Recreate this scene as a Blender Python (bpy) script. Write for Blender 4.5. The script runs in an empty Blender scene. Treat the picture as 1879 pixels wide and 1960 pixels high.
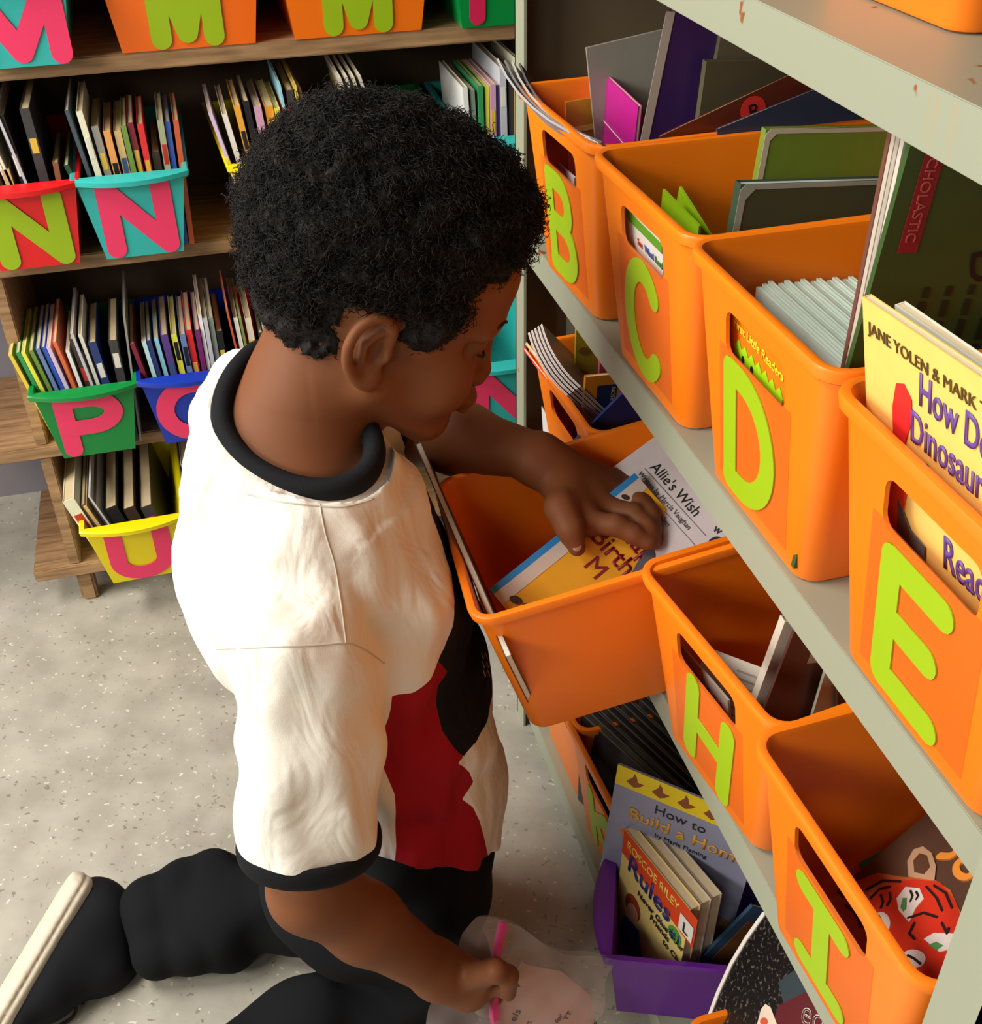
import bpy, bmesh, math, random
import numpy as np
from mathutils import Vector, Matrix
random.seed(7)
S = bpy.context.scene
COL = S.collection
R_ = math.radians

# ------------------------------------------------------------------ camera
FPX, CX, CY = 2242.086, 939.5, 980.0
CAM = np.array([0, 0, 1.25])
def _basis():
    vz = np.array([1000 - CX, 4150 - CY, FPX]); v1 = np.array([217 - CX, -592 - CY, FPX])
    z = -vz / np.linalg.norm(vz); y = v1 / np.linalg.norm(v1); x = np.cross(y, z)
    return np.stack([x, y, z])
CR = _basis()
cam = bpy.data.cameras.new('camera'); camo = bpy.data.objects.new('camera', cam); COL.objects.link(camo)
cam.sensor_fit = 'HORIZONTAL'; cam.sensor_width = 36; cam.lens = FPX / 1879 * 36; cam.clip_start = .02
m = Matrix.Identity(4)
for i in range(3):
    m[i][0] = CR[i][0]; m[i][1] = -CR[i][1]; m[i][2] = -CR[i][2]; m[i][3] = CAM[i]
camo.matrix_world = m
S.camera = camo
AX = {'x': 0, 'y': 1, 'z': 2}
def P(u, v, ax, val):
    """world point on the plane ax = val seen in direction (u, v)"""
    w = CR @ np.array([u - CX, v - CY, FPX]); t = (val - CAM[AX[ax]]) / w[AX[ax]]
    return Vector(CAM + w * t)

# ------------------------------------------------------------------ light
w = bpy.data.worlds.new('room_air'); S.world = w; w.use_nodes = True
w.node_tree.nodes['Background'].inputs[0].default_value = (1.0, .90, .76, 1)
w.node_tree.nodes['Background'].inputs[1].default_value = .05
def area(name, loc, target, sx, sy, power, color):
    l = bpy.data.lights.new(name, 'AREA'); l.shape = 'RECTANGLE'; l.size = sx; l.size_y = sy
    l.energy = power; l.color = color
    o = bpy.data.objects.new(name, l); COL.objects.link(o); o.location = loc
    o.rotation_euler = (Vector(target) - Vector(loc)).to_track_quat('-Z', 'Y').to_euler()
    return o
area('ceiling_and_fill_lamp', (-1.15, 1.05, 2.25), (-.2, 1.0, 0), 1.2, .5, 43, (1.0, .95, .86))
area('ceiling_and_fill_lamp', (-2.2, -.15, 1.95), (-.1, 1.0, .4), 1.0, .6, 42, (1.0, .93, .82))
area('ceiling_and_fill_lamp', (-1.5, -1.5, 1.9), (.1, 1.6, .5), 1.0, .5, 13, (1.0, .93, .82))  # weak front fill added to brighten the bookcase spines, not a ceiling fixture
area('left_key_light', (-2.3, 1.0, 1.35), (0, .95, .55), 1.0, 1.0, 37, (1.0, .97, .93))  # broad key light from the left
S.view_settings.view_transform = 'Standard'; S.view_settings.look = 'None'
S.view_settings.exposure = 0.0; S.view_settings.gamma = 1.0; S.view_settings.use_curve_mapping = False
try:
    S.cycles.use_denoising = True
    S.cycles.max_bounces = 8
except Exception: pass

# ------------------------------------------------------------------ materials
_M = {}
def srgb(r, g, b):
    f = lambda c: (c / 255 / 12.92) if c / 255 <= .04045 else ((c / 255 + .055) / 1.055) ** 2.4
    return (f(r), f(g), f(b), 1)
def mat(name, rgb, rough=.5, noise=0., nscale=30., bump=0., bscale=200., metal=0, spec=.5, sss=0, sub=None):
    key = name
    if key in _M: return _M[key]
    m = bpy.data.materials.new(name); m.use_nodes = True
    nt = m.node_tree; b = nt.nodes['Principled BSDF']
    c = srgb(*rgb)
    b.inputs['Base Color'].default_value = c; b.inputs['Roughness'].default_value = rough
    b.inputs['Metallic'].default_value = metal; b.inputs['Specular IOR Level'].default_value = spec
    if sss:
        b.inputs['Subsurface Weight'].default_value = sss
        b.inputs['Subsurface Radius'].default_value = (.012, .005, .003)
        b.inputs['Subsurface Scale'].default_value = 1
    if noise:
        tc = nt.nodes.new('ShaderNodeTexCoord'); n = nt.nodes.new('ShaderNodeTexNoise')
        n.inputs['Scale'].default_value = nscale; n.inputs['Detail'].default_value = 5
        nt.links.new(tc.outputs['Object'], n.inputs['Vector'])
        mx = nt.nodes.new('ShaderNodeMixRGB'); mx.blend_type = 'MIX'
        mx.inputs[1].default_value = tuple(max(0, x * (1 - noise)) for x in c[:3]) + (1,)
        mx.inputs[2].default_value = tuple(min(1, x * (1 + noise)) for x in c[:3]) + (1,)
        nt.links.new(n.outputs['Fac'], mx.inputs[0]); nt.links.new(mx.outputs[0], b.inputs['Base Color'])
    if bump:
        tc = nt.nodes.new('ShaderNodeTexCoord'); n = nt.nodes.new('ShaderNodeTexNoise')
        n.inputs['Scale'].default_value = bscale; n.inputs['Detail'].default_value = 4
        nt.links.new(tc.outputs['Object'], n.inputs['Vector'])
        bp = nt.nodes.new('ShaderNodeBump'); bp.inputs['Strength'].default_value = bump; bp.inputs['Distance'].default_value = .002
        nt.links.new(n.outputs['Fac'], bp.inputs['Height']); nt.links.new(bp.outputs[0], b.inputs['Normal'])
    _M[key] = m
    return m
def cmat(rgb, rough=.45):
    return mat('paint_%d_%d_%d' % tuple(rgb), rgb, rough, noise=.08, nscale=60)

def floor_mat():
    m = bpy.data.materials.new('speckled_vinyl'); m.use_nodes = True; nt = m.node_tree; b = nt.nodes['Principled BSDF']
    tc = nt.nodes.new('ShaderNodeTexCoord'); mp = nt.nodes.new('ShaderNodeMapping'); mp.inputs['Scale'].default_value = (1, 1.0, 1)
    mp.inputs['Rotation'].default_value = (0, 0, .5)
    nt.links.new(tc.outputs['Object'], mp.inputs[0])
    n0 = nt.nodes.new('ShaderNodeTexNoise'); n0.inputs['Scale'].default_value = 60; n0.inputs['Detail'].default_value = 3
    nt.links.new(mp.outputs[0], n0.inputs['Vector'])
    dist = nt.nodes.new('ShaderNodeMixRGB'); dist.blend_type = 'LINEAR_LIGHT'; dist.inputs[0].default_value = .012
    nt.links.new(mp.outputs[0], dist.inputs[1]); nt.links.new(n0.outputs['Color'], dist.inputs[2])
    col = None
    base = nt.nodes.new('ShaderNodeTexNoise'); base.inputs['Scale'].default_value = 14; base.inputs['Detail'].default_value = 6
    nt.links.new(mp.outputs[0], base.inputs['Vector'])
    cr = nt.nodes.new('ShaderNodeValToRGB'); cr.color_ramp.elements[0].color = srgb(160, 156, 144); cr.color_ramp.elements[1].color = srgb(182, 178, 166)
    cr.color_ramp.elements[0].position = .35; cr.color_ramp.elements[1].position = .65
    nt.links.new(base.outputs['Fac'], cr.inputs[0]); col = cr.outputs[0]
    for sc, stretch, thr, c in ((60, (1, 2.2, 1), .16, (120, 112, 96)), (45, (2.0, 1, 1), .13, (132, 124, 108)), (85, (1, 1.6, 1), .17, (225, 220, 206)), (130, (1, 1, 1), .14, (140, 132, 115))):
        mm = nt.nodes.new('ShaderNodeMapping'); mm.inputs['Scale'].default_value = stretch
        nt.links.new(dist.outputs[0], mm.inputs[0])
        v = nt.nodes.new('ShaderNodeTexVoronoi'); v.inputs['Scale'].default_value = sc; v.feature = 'F1'
        nt.links.new(mm.outputs[0], v.inputs['Vector'])
        lt = nt.nodes.new('ShaderNodeMapRange'); lt.inputs['From Min'].default_value = thr; lt.inputs['From Max'].default_value = thr + .07
        lt.inputs['To Min'].default_value = .75; lt.inputs['To Max'].default_value = 0
        nt.links.new(v.outputs['Distance'], lt.inputs[0])
        sp = nt.nodes.new('ShaderNodeSeparateXYZ'); nt.links.new(v.outputs['Color'], sp.inputs[0])
        g = nt.nodes.new('ShaderNodeMath'); g.operation = 'GREATER_THAN'; g.inputs[1].default_value = .72
        nt.links.new(sp.outputs[0], g.inputs[0])
        ml = nt.nodes.new('ShaderNodeMath'); ml.operation = 'MULTIPLY'
        nt.links.new(g.outputs[0], ml.inputs[0]); nt.links.new(lt.outputs[0], ml.inputs[1])
        mx = nt.nodes.new('ShaderNodeMixRGB'); nt.links.new(ml.outputs[0], mx.inputs[0]); nt.links.new(col, mx.inputs[1]); mx.inputs[2].default_value = srgb(*c)
        col = mx.outputs[0]
    nt.links.new(col, b.inputs['Base Color'])
    b.inputs['Roughness'].default_value = .32; b.inputs['Specular IOR Level'].default_value = .4
    return m
def wood_mat():
    m = bpy.data.materials.new('oak_veneer'); m.use_nodes = True; nt = m.node_tree; b = nt.nodes['Principled BSDF']
    tc = nt.nodes.new('ShaderNodeTexCoord'); mp = nt.nodes.new('ShaderNodeMapping'); mp.inputs['Scale'].default_value = (2, 22, 22)
    nt.links.new(tc.outputs['Object'], mp.inputs[0])
    n = nt.nodes.new('ShaderNodeTexNoise'); n.inputs['Scale'].default_value = 6; n.inputs['Detail'].default_value = 8
    nt.links.new(mp.outputs[0], n.inputs['Vector'])
    cr = nt.nodes.new('ShaderNodeValToRGB'); cr.color_ramp.elements[0].color = srgb(122, 92, 62); cr.color_ramp.elements[1].color = srgb(176, 141, 101)
    cr.color_ramp.elements[0].position = .3; cr.color_ramp.elements[1].position = .7
    nt.links.new(n.outputs['Fac'], cr.inputs[0]); nt.links.new(cr.outputs[0], b.inputs['Base Color'])
    b.inputs['Roughness'].default_value = .5
    return m
def steel_mat():
    m = bpy.data.materials.new('painted_steel'); m.use_nodes = True; nt = m.node_tree; b = nt.nodes['Principled BSDF']
    tc = nt.nodes.new('ShaderNodeTexCoord')
    n = nt.nodes.new('ShaderNodeTexNoise'); n.inputs['Scale'].default_value = 26; n.inputs['Detail'].default_value = 3
    nt.links.new(tc.outputs['Object'], n.inputs['Vector'])
    lt = nt.nodes.new('ShaderNodeMapRange'); lt.inputs['From Min'].default_value = .705; lt.inputs['From Max'].default_value = .72
    nt.links.new(n.outputs['Fac'], lt.inputs[0])
    mx = nt.nodes.new('ShaderNodeMixRGB'); nt.links.new(lt.outputs[0], mx.inputs[0])
    mx.inputs[1].default_value = srgb(152, 157, 137); mx.inputs[2].default_value = srgb(140, 84, 46)
    # rusty scrape streaks on the top lip
    mp = nt.nodes.new('ShaderNodeMapping'); mp.inputs['Scale'].default_value = (1, 160, 9)
    nt.links.new(tc.outputs['Object'], mp.inputs[0])
    n2 = nt.nodes.new('ShaderNodeTexNoise'); n2.inputs['Scale'].default_value = 1.5; n2.inputs['Detail'].default_value = 4
    nt.links.new(mp.outputs[0], n2.inputs['Vector'])
    sx = nt.nodes.new('ShaderNodeSeparateXYZ'); nt.links.new(tc.outputs['Object'], sx.inputs[0])
    def win(sock, a, b_):
        g = nt.nodes.new('ShaderNodeMath'); g.operation = 'COMPARE'; g.inputs[1].default_value = (a + b_) / 2; g.inputs[2].default_value = (b_ - a) / 2
        nt.links.new(sock, g.inputs[0]); return g.outputs[0]
    a1 = win(sx.outputs[1], P(1825, 250, 'x', .34).y - .75, P(1762, 250, 'x', .34).y - .75); a2 = win(sx.outputs[2], 1.064, 1.091)
    mu = nt.nodes.new('ShaderNodeMath'); mu.operation = 'MULTIPLY'; nt.links.new(a1, mu.inputs[0]); nt.links.new(a2, mu.inputs[1])
    r2 = nt.nodes.new('ShaderNodeMapRange'); r2.inputs['From Min'].default_value = .48; r2.inputs['From Max'].default_value = .62; r2.inputs['To Max'].default_value = .6
    nt.links.new(n2.outputs['Fac'], r2.inputs[0])
    mu2 = nt.nodes.new('ShaderNodeMath'); mu2.operation = 'MULTIPLY'; nt.links.new(mu.outputs[0], mu2.inputs[0]); nt.links.new(r2.outputs[0], mu2.inputs[1])
    mx2 = nt.nodes.new('ShaderNodeMixRGB'); nt.links.new(mu2.outputs[0], mx2.inputs[0]); nt.links.new(mx.outputs[0], mx2.inputs[1]); mx2.inputs[2].default_value = srgb(190, 140, 80)
    nt.links.new(mx2.outputs[0], b.inputs['Base Color']); b.inputs['Roughness'].default_value = .4
    return m
def film_mat(name, tint, alpha, rough=.15):
    m = bpy.data.materials.new(name); m.use_nodes = True; nt = m.node_tree; b = nt.nodes['Principled BSDF']
    b.inputs['Base Color'].default_value = srgb(*tint); b.inputs['Alpha'].default_value = alpha; b.inputs['Roughness'].default_value = rough
    return m
FLOOR, WOOD, STEEL = floor_mat(), wood_mat(), steel_mat()
ORANGE = mat('orange_plastic', (250, 128, 18), .36, noise=.04, nscale=8)
LIME = mat('lime_card', (156, 190, 20), .45, noise=.05)
PINK = mat('pink_card', (245, 60, 110), .45, noise=.05)
PAGE = mat('page_edges', (222, 205, 170), .8, noise=.12, nscale=150)
WHITEP = mat('white_paper', (228, 224, 216), .5, noise=.04)
SKIN = mat('brown_skin', (118, 71, 42), .6, noise=.10, nscale=14, sss=.12, spec=.25)
INK = mat('black_ink', (24, 22, 24), .5)
FILM = film_mat('laminate_film', (222, 118, 52), .2, .22)
CLEAR = film_mat('clear_plastic', (210, 205, 205), .20, .08)

# ------------------------------------------------------------------ object helpers
def tag(o, label=None, cat=None, group=None, kind=None):
    if label: o['label'] = label
    if cat: o['category'] = cat
    if group: o['group'] = group
    if kind: o['kind'] = kind
    return o
def empty(name, loc=(0, 0, 0), rot=None):
    o = bpy.data.objects.new(name, None); COL.objects.link(o)
    o.empty_display_size = .02
    if rot is not None: o.matrix_world = Matrix.Translation(Vector(loc)) @ rot.to_4x4()
    else: o.location = loc
    return o
def link(name, me, mt=None, parent=None):
    if mt is not None: me.materials.clear(); me.materials.append(mt)
    o = bpy.data.objects.new(name, me); COL.objects.link(o)
    if parent is not None: o.parent = parent
    return o
def mesh(name, vs, fs, mt=None, parent=None, smooth=False):
    me = bpy.data.meshes.new(name); me.from_pydata([tuple(v) for v in vs], [], fs); me.update()
    if smooth:
        for p in me.polygons: p.use_smooth = True
    return link(name, me, mt, parent)
class MB:
    def __init__(s): s.v = []; s.f = []
    def box(s, a, b):
        x0, y0, z0 = a; x1, y1, z1 = b; n = len(s.v)
        s.v += [(x0, y0, z0), (x1, y0, z0), (x1, y1, z0), (x0, y1, z0), (x0, y0, z1), (x1, y0, z1), (x1, y1, z1), (x0, y1, z1)]
        s.f += [tuple(n + i for i in q) for q in ((0, 3, 2, 1), (4, 5, 6, 7), (0, 1, 5, 4), (1, 2, 6, 5), (2, 3, 7, 6), (3, 0, 4, 7))]
        return s
    def grid(s, rows, closed=False, cap=False):
        n = len(s.v); k = len(rows[0])
        for r in rows: s.v += [tuple(p) for p in r]
        for i in range(len(rows) - 1):
            for j in range(k if closed else k - 1):
                a = n + i * k + j; b = n + i * k + (j + 1) % k
                s.f.append((a, b, b + k, a + k))
        if cap:
            s.f.append(tuple(reversed(range(n, n + k)))); s.f.append(tuple(range(n + (len(rows) - 1) * k, n + len(rows) * k)))
        return s
    def prism(s, poly, y0, y1):
        """poly in x,z; extruded along y"""
        n = len(s.v); k = len(poly)
        s.v += [(p[0], y0, p[1]) for p in poly] + [(p[0], y1, p[1]) for p in poly]
        s.f.append(tuple(range(n, n + k))); s.f.append(tuple(reversed(range(n + k, n + 2 * k))))
        for i in range(k):
            j = (i + 1) % k; s.f.append((n + j, n + i, n + k + i, n + k + j))
        return s
    def build(s, name, mt=None, parent=None, bevel=0, smooth=False, seg=2):
        me = bpy.data.meshes.new(name); me.from_pydata(s.v, [], s.f); me.update()
        bm = bmesh.new(); bm.from_mesh(me)
        bmesh.ops.recalc_face_normals(bm, faces=bm.faces)
        if bevel:
            bmesh.ops.bevel(bm, geom=[e for e in bm.edges if len(e.link_faces) == 2 and e.calc_face_angle(0) > .6], offset=bevel, segments=seg, affect='EDGES', clamp_overlap=True)
        bm.to_mesh(me); bm.free()
        if smooth:
            for p in me.polygons: p.use_smooth = True
        return link(name, me, mt, parent)
def tube(pts, rads, sides=10, closed=False):
    pts = [Vector(p) for p in pts]; rows = []
    n = len(pts)
    if not hasattr(rads, '__len__'): rads = [rads] * n
    up = None
    for i in range(n):
        t = (pts[(i + 1) % n if closed else min(i + 1, n - 1)] - pts[(i - 1) % n if closed else max(i - 1, 0)]).normalized()
        if up is None:
            up = t.orthogonal().normalized()
        up = (up - t * up.dot(t)).normalized(); sd = t.cross(up)
        rows.append([pts[i] + (up * math.cos(a) + sd * math.sin(a)) * rads[i] for a in [2 * math.pi * j / sides for j in range(sides)]])
    mb = MB()
    if closed: rows.append(rows[0]); mb.grid(rows, True)
    else: mb.grid(rows, True, True)
    return mb
def smooth_curve(pts, n=8, closed=False):
    pts = [Vector(p) for p in pts]; out = []; k = len(pts)
    rng = range(k if closed else k - 1)
    for i in rng:
        g = lambda j: pts[j % k] if closed else pts[max(0, min(k - 1, j))]
        p0, p1, p2, p3 = g(i - 1), g(i), g(i + 1), g(i + 2)
        for j in range(n):
            t = j / n
            out.append(.5 * ((2 * p1) + (p2 - p0) * t + (2 * p0 - 5 * p1 + 4 * p2 - p3) * t * t + (3 * p1 - p0 - 3 * p2 + p3) * t ** 3))
    if not closed: out.append(pts[-1])
    return out
_TXT = {}
def text_mesh(s, bold=0):
    bold = 0 if 'M' in s else min(bold, .011); key = (s, bold)
    if key not in _TXT:
        c = bpy.data.curves.new('t', 'FONT'); c.body = s; c.size = 1; c.extrude = 0; c.offset = bold; c.resolution_u = 3
        o = bpy.data.objects.new('t', c); COL.objects.link(o)
        dg = bpy.context.evaluated_depsgraph_get(); me = bpy.data.meshes.new_from_object(o.evaluated_get(dg))
        bpy.data.objects.remove(o); _TXT[key] = me
    return _TXT[key]
def txt(parent, s, x, z, size, mt, rot=0, name='title_text', y=-.0006, bold=0, sx=1., jit=0):
    """lettering lying on the plane y of its parent, x right, z up; real geometry .3 mm thick"""
    src = text_mesh(s, bold); me = src.copy()
    ca, sa = math.cos(R_(rot)), math.sin(R_(rot))
    bm = bmesh.new(); bm.from_mesh(me)
    r = bmesh.ops.extrude_face_region(bm, geom=list(bm.faces))
    for v in bm.verts: v.co = Vector((v.co.x * size * sx, v.co.y * size, 0))
    for g in r['geom']:
        if isinstance(g, bmesh.types.BMVert): g.co.z = .0004
    for v in bm.verts:
        p = v.co; v.co = Vector((x + p.x * ca - p.y * sa, y + p.z - .0002, z + p.x * sa + p.y * ca))
    bmesh.ops.recalc_face_normals(bm, faces=bm.faces)
    bm.to_mesh(me); bm.free()
    return link(name, me, mt, parent)
def stroke_mesh(strokes, w, round_=True, d=.0008):
    """thick rounded strokes in (x,z) as prisms facing -y"""
    mb = MB(); k = 0
    for st in strokes:
        for (a, b) in zip(st[:-1], st[1:]):
            a = Vector(a); b = Vector(b); t = (b - a).normalized(); nrm = Vector((-t.y, t.x)) * w / 2
            poly = []
            a0 = math.atan2(nrm.y, nrm.x)
            for j in range(9): an = a0 + math.pi * j / 8; poly.append((a.x + math.cos(an) * w / 2, a.y + math.sin(an) * w / 2))
            for j in range(9): an = a0 + math.pi + math.pi * j / 8; poly.append((b.x + math.cos(an) * w / 2, b.y + math.sin(an) * w / 2))
            mb.prism(poly, -d - k * .00002, 0); k += 1
    return mb
def arc(cx, cz, rx, rz, a0, a1, n=12):
    return [(cx + rx * math.cos(R_(a0 + (a1 - a0) * i / n)), cz + rz * math.sin(R_(a0 + (a1 - a0) * i / n))) for i in range(n + 1)]
GL = {  # letter strokes in a unit box, width .7, height 1
 'B': [[(0, 0), (0, 1)], [(0, 1), (.30, 1)] + arc(.30, .76, .27, .24, 90, -90) + [(0, .52)], [(.30, .52)] + arc(.32, .26, .33, .26, 90, -90) + [(0, 0)]],
 'C': [arc(.36, .5, .36, .5, 42, 318, 20)],
 'D': [[(0, 0), (0, 1), (.18, 1)] + arc(.18, .5, .5, .5, 90, -90, 18) + [(0, 0)]],
 'E': [[(.6, 1), (0, 1), (0, 0), (.6, 0)], [(0, .52), (.5, .52)]],
 'H': [[(0, 0), (0, 1)], [(.62, 0), (.62, 1)], [(0, .5), (.62, .5)]],
 'I': [[(.3, 0), (.3, 1)], [(0, 1), (.6, 1)], [(0, 0), (.6, 0)]],
 'F': [[(.6, 1), (0, 1), (0, 0)], [(0, .52), (.5, .52)]],
 'G': [arc(.36, .5, .36, .5, 45, 330, 20) + [(.66, .45), (.42, .45)]],
 'J': [[(.55, 1), (.55, .3)] + arc(.28, .28, .27, .28, 0, -170, 10)],
 'K': [[(0, 0), (0, 1)], [(.6, 1), (0, .45)], [(.15, .55), (.62, 0)]],
 'M': [[(0, 0), (0, 1), (.4, .05), (.8, 1), (.8, 0)]],
 'N': [[(0, 0), (0, 1), (.62, 0), (.62, 1)]],
 'P': [[(0, 0), (0, 1), (.3, 1)] + arc(.30, .72, .30, .28, 90, -90) + [(0, .44)]],
 'Q': [arc(.38, .5, .38, .5, 0, 360, 24), [(.45, .3), (.75, 0)]],
 'U': [[(0, 1), (0, .34)] + arc(.31, .32, .31, .32, 180, 360, 12) + [(.62, 1)]],
}
def letter(parent, ch, W, Hh, sw, mt, to_world):
    st = [[(p[0] * W / .65, p[1] * Hh) for p in s] for s in GL[ch]]
    xs = [p[0] for s in st for p in s]; cx = (min(xs) + max(xs)) / 2
    st = [[(p[0] - cx, p[1]) for p in s] for s in st]
    o = stroke_mesh(st, sw).build('letter', mt, parent)
    o.matrix_local = to_world
    return o

# ------------------------------------------------------------------ setting
XR, YB = .340, 1.643
ZT, ZM, ZL, ZB = 1.094, .760, .491, .067      # steel shelf tops
BT = [1.125, .868, .607, .311, .082]         # bookcase shelf tops
o = MB().box((-3.2, -2.2, -.05), (2.2, 3.2, 0)).build('floor', FLOOR); tag(o, kind='structure')
o = MB().box((-3.2, 2.02, 0), (2.2, 2.08, 2.7)).build('wall_back', mat('grey_wall', (128, 122, 130), .7, noise=.05)); tag(o, kind='structure')
o = MB().box((.70, -2.2, 0), (.76, 2.02, 2.7)).build('wall_right', mat('beige_wall', (120, 112, 98), .7, noise=.05)); tag(o, kind='structure')

# left wooden bookcase
bc = empty('wooden_bookcase', (-.04, YB, 0)); tag(bc, 'low oak-veneer bookcase holding rows of small coloured letter bins', 'bookcase')
def bpart(n, a, b, mt=WOOD, bevel=.002):
    off = Vector((-.04, YB, 0)); return MB().box(Vector(a) - off, Vector(b) - off).build(n, mt, bc, bevel)
BACKP = mat('dark_backboard', (84, 66, 50), .7, noise=.1)
for i, z in enumerate(BT):
    x0 = -.355 if i == 4 else (-.62 if i == 3 else -.62)
    bpart('shelf', (x0, YB, z - .022), (.66, YB + .25, z))
for x in (-.298, .62):
    for a, b in zip([BT[4]] + BT[3:0:-1] , BT[3::-1]):
        bpart('side_panel', (x, YB + .004, a), (x + .018, YB + .25, b - .022))
bpart('back_panel', (-.298, YB + .25, .08), (.64, YB + .258, 1.125), BACKP)
for x in (-.294, .60):
    for y in (YB + .01, YB + .215):
        bpart('leg', (x, y, 0), (x + .026, y + .03, .06), WOOD, .004)

# right steel shelving
su = empty('steel_shelving_unit', (.5, .75, 0)); tag(su, 'grey-green painted steel shelving unit carrying the orange book totes', 'shelving')
def spart(n, mb, bevel=.0015, mt=STEEL):
    mb.v = [(v[0] - .5, v[1] - .75, v[2]) for v in mb.v]; o = mb.build(n, mt, su, bevel)
    return o
XB = .66
for i, z in enumerate((ZB, ZL, ZM, ZT)):
    h = .031
    mb = MB(); prof = [(XR, z - h), (XR, z), (XB, z), (XB, z - h), (XB - .002, z - h), (XB - .002, z - .002), (XR + .002, z - .002), (XR + .002, z - h + .002), (XR + .014, z - h + .002), (XR + .014, z - h)]
    mb.prism(prof, .262, 1.172); spart('shelf', mb, .0006)
zs = [.02 + .035 * k for k in range(56)]
def post(x0, y0, sx, sy, holes=True):
    mb = MB()
    # angle iron: flange on the aisle face and a flange running into the depth with a row of holes
    ya, yb = (y0, y0 + sy * .034) if sy > 0 else (y0 + sy * .034, y0)
    xa, xb = (x0, x0 + sx * .003) if sx > 0 else (x0 + sx * .003, x0)
    mb.box((xa, ya, 0), (xb, yb, 1.9))
    return mb
NPX = (P(1879, 1610, 'y', .294).x + P(1770, 1960, 'y', .294).x) / 2
for (x, y, sx, sy) in ((NPX, .294, 1, -1), (XR - .001, 1.174, 1, 1), (XB + .002, .294, -1, -1), (XB + .002, 1.174, -1, 1)):
    mb = post(x, y, sx, sy)
    yo = y + sy * .034; y_a, y_b = min(yo, yo - sy * .003), max(yo, yo - sy * .003)
    xi = x if sx > 0 else x - .012
    mb.box((xi, y_a, 0), (xi + (.036 if (sx > 0 and sy < 0) else .012), y_b, 1.9))
    spart('upright_post', mb, 0)
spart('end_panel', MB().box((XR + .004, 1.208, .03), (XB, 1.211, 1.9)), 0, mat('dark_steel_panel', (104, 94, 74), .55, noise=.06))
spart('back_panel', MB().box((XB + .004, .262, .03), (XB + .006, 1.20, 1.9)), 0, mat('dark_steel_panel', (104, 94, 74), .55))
# perforated inner stiffener seen at the far end of the lower bay
mb = MB(); x = .40
mb.box((x, 1.200, .07), (x + .007, 1.2035, .70)); mb.box((x + .015, 1.200, .07), (x + .024, 1.2035, .70))
for z in zs[2:19]: mb.box((x + .007, 1.200, z), (x + .015, 1.2035, z + .027))
spart('stiffener_strip', mb, 0)

# ------------------------------------------------------------------ orange totes
TW, TR, TH, TF, TL = .074, .098, .176, .019, .27
def tote_mesh():
    def loop(z, off):
        s = z / TH; hw = TW + (TR - TW) * s + off; x0 = -TF * s - off; x1 = TL + TF * s + off; r = .016 + max(off, -.003)
        pts = []
        for (cx, cy, a) in ((x0 + r, -hw + r, 180), (x1 - r, -hw + r, 270), (x1 - r, hw - r, 0), (x0 + r, hw - r, 90)):
            for k in range(6):
                an = R_(a + 18 * k); pts.append((cx + r * math.cos(an), cy + r * math.sin(an), z))
        return pts
    rows = []
    for z, off in ((.0, -.004), (.0015, -.001), (.004, 0), (TH * .5, 0), (TH - .011, 0), (TH - .0105, .0035), (TH - .009, .0052), (TH - .003, .0054), (TH - .0008, .0042), (TH, .002), (TH - .0008, -.0015), (TH - .004, -.0028), (TH * .5, -.0028), (.005, -.0028), (.0028, -.005)):
        rows.append(loop(z, off))
    mb = MB(); mb.grid(rows, True, True)
    o = mb.build('tote', ORANGE)
    # hand slot through the front wall
    c = []
    zc, hh, hw, r = .134, .0165, .043, .009
    for (cy, cz, a) in ((hw - r, hh - r, 0), (-hw + r, hh - r, 90), (-hw + r, -hh + r, 180), (hw - r, -hh + r, 270)):
        for k in range(6): an = R_(a + 18 * k); c.append((cy + r * math.cos(an), zc + cz + r * math.sin(an)))
    vs = [(-.06, p[0], p[1]) for p in c] + [(.03, p[0], p[1]) for p in c]; n = len(c)
    fs = [tuple(range(n)), tuple(reversed(range(n, 2 * n)))] + [((i + 1) % n, i, n + i, n + (i + 1) % n) for i in range(n)]
    cu = mesh('cut', vs, fs)
    bm = bmesh.new(); bm.from_mesh(cu.data); bmesh.ops.recalc_face_normals(bm, faces=bm.faces); bm.to_mesh(cu.data); bm.free()
    md = o.modifiers.new('b', 'BOOLEAN'); md.object = cu; md.operation = 'DIFFERENCE'; md.solver = 'EXACT'
    bpy.context.view_layer.update()
    me = bpy.data.meshes.new_from_object(o.evaluated_get(bpy.context.evaluated_depsgraph_get()))
    bpy.data.objects.remove(o); bpy.data.objects.remove(cu)
    for p in me.polygons: p.use_smooth = True
    me.name = 'tote_shell'
    return me
TOTE = tote_mesh()
def smooth_angle(me, deg=35):
    try: me.set_sharp_from_angle(angle=R_(deg))
    except Exception: pass
smooth_angle(TOTE)
def fmat(zup):
    """frame on the sloping front face of a tote at height zup"""
    L = math.hypot(TF, TH); s, c = TF / L, TH / L
    M = Matrix(((0, c, -s, -TF * zup / TH - .0004), (-1, 0, 0, 0), (0, s, c, zup), (0, 0, 0, 1)))
    return M
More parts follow.
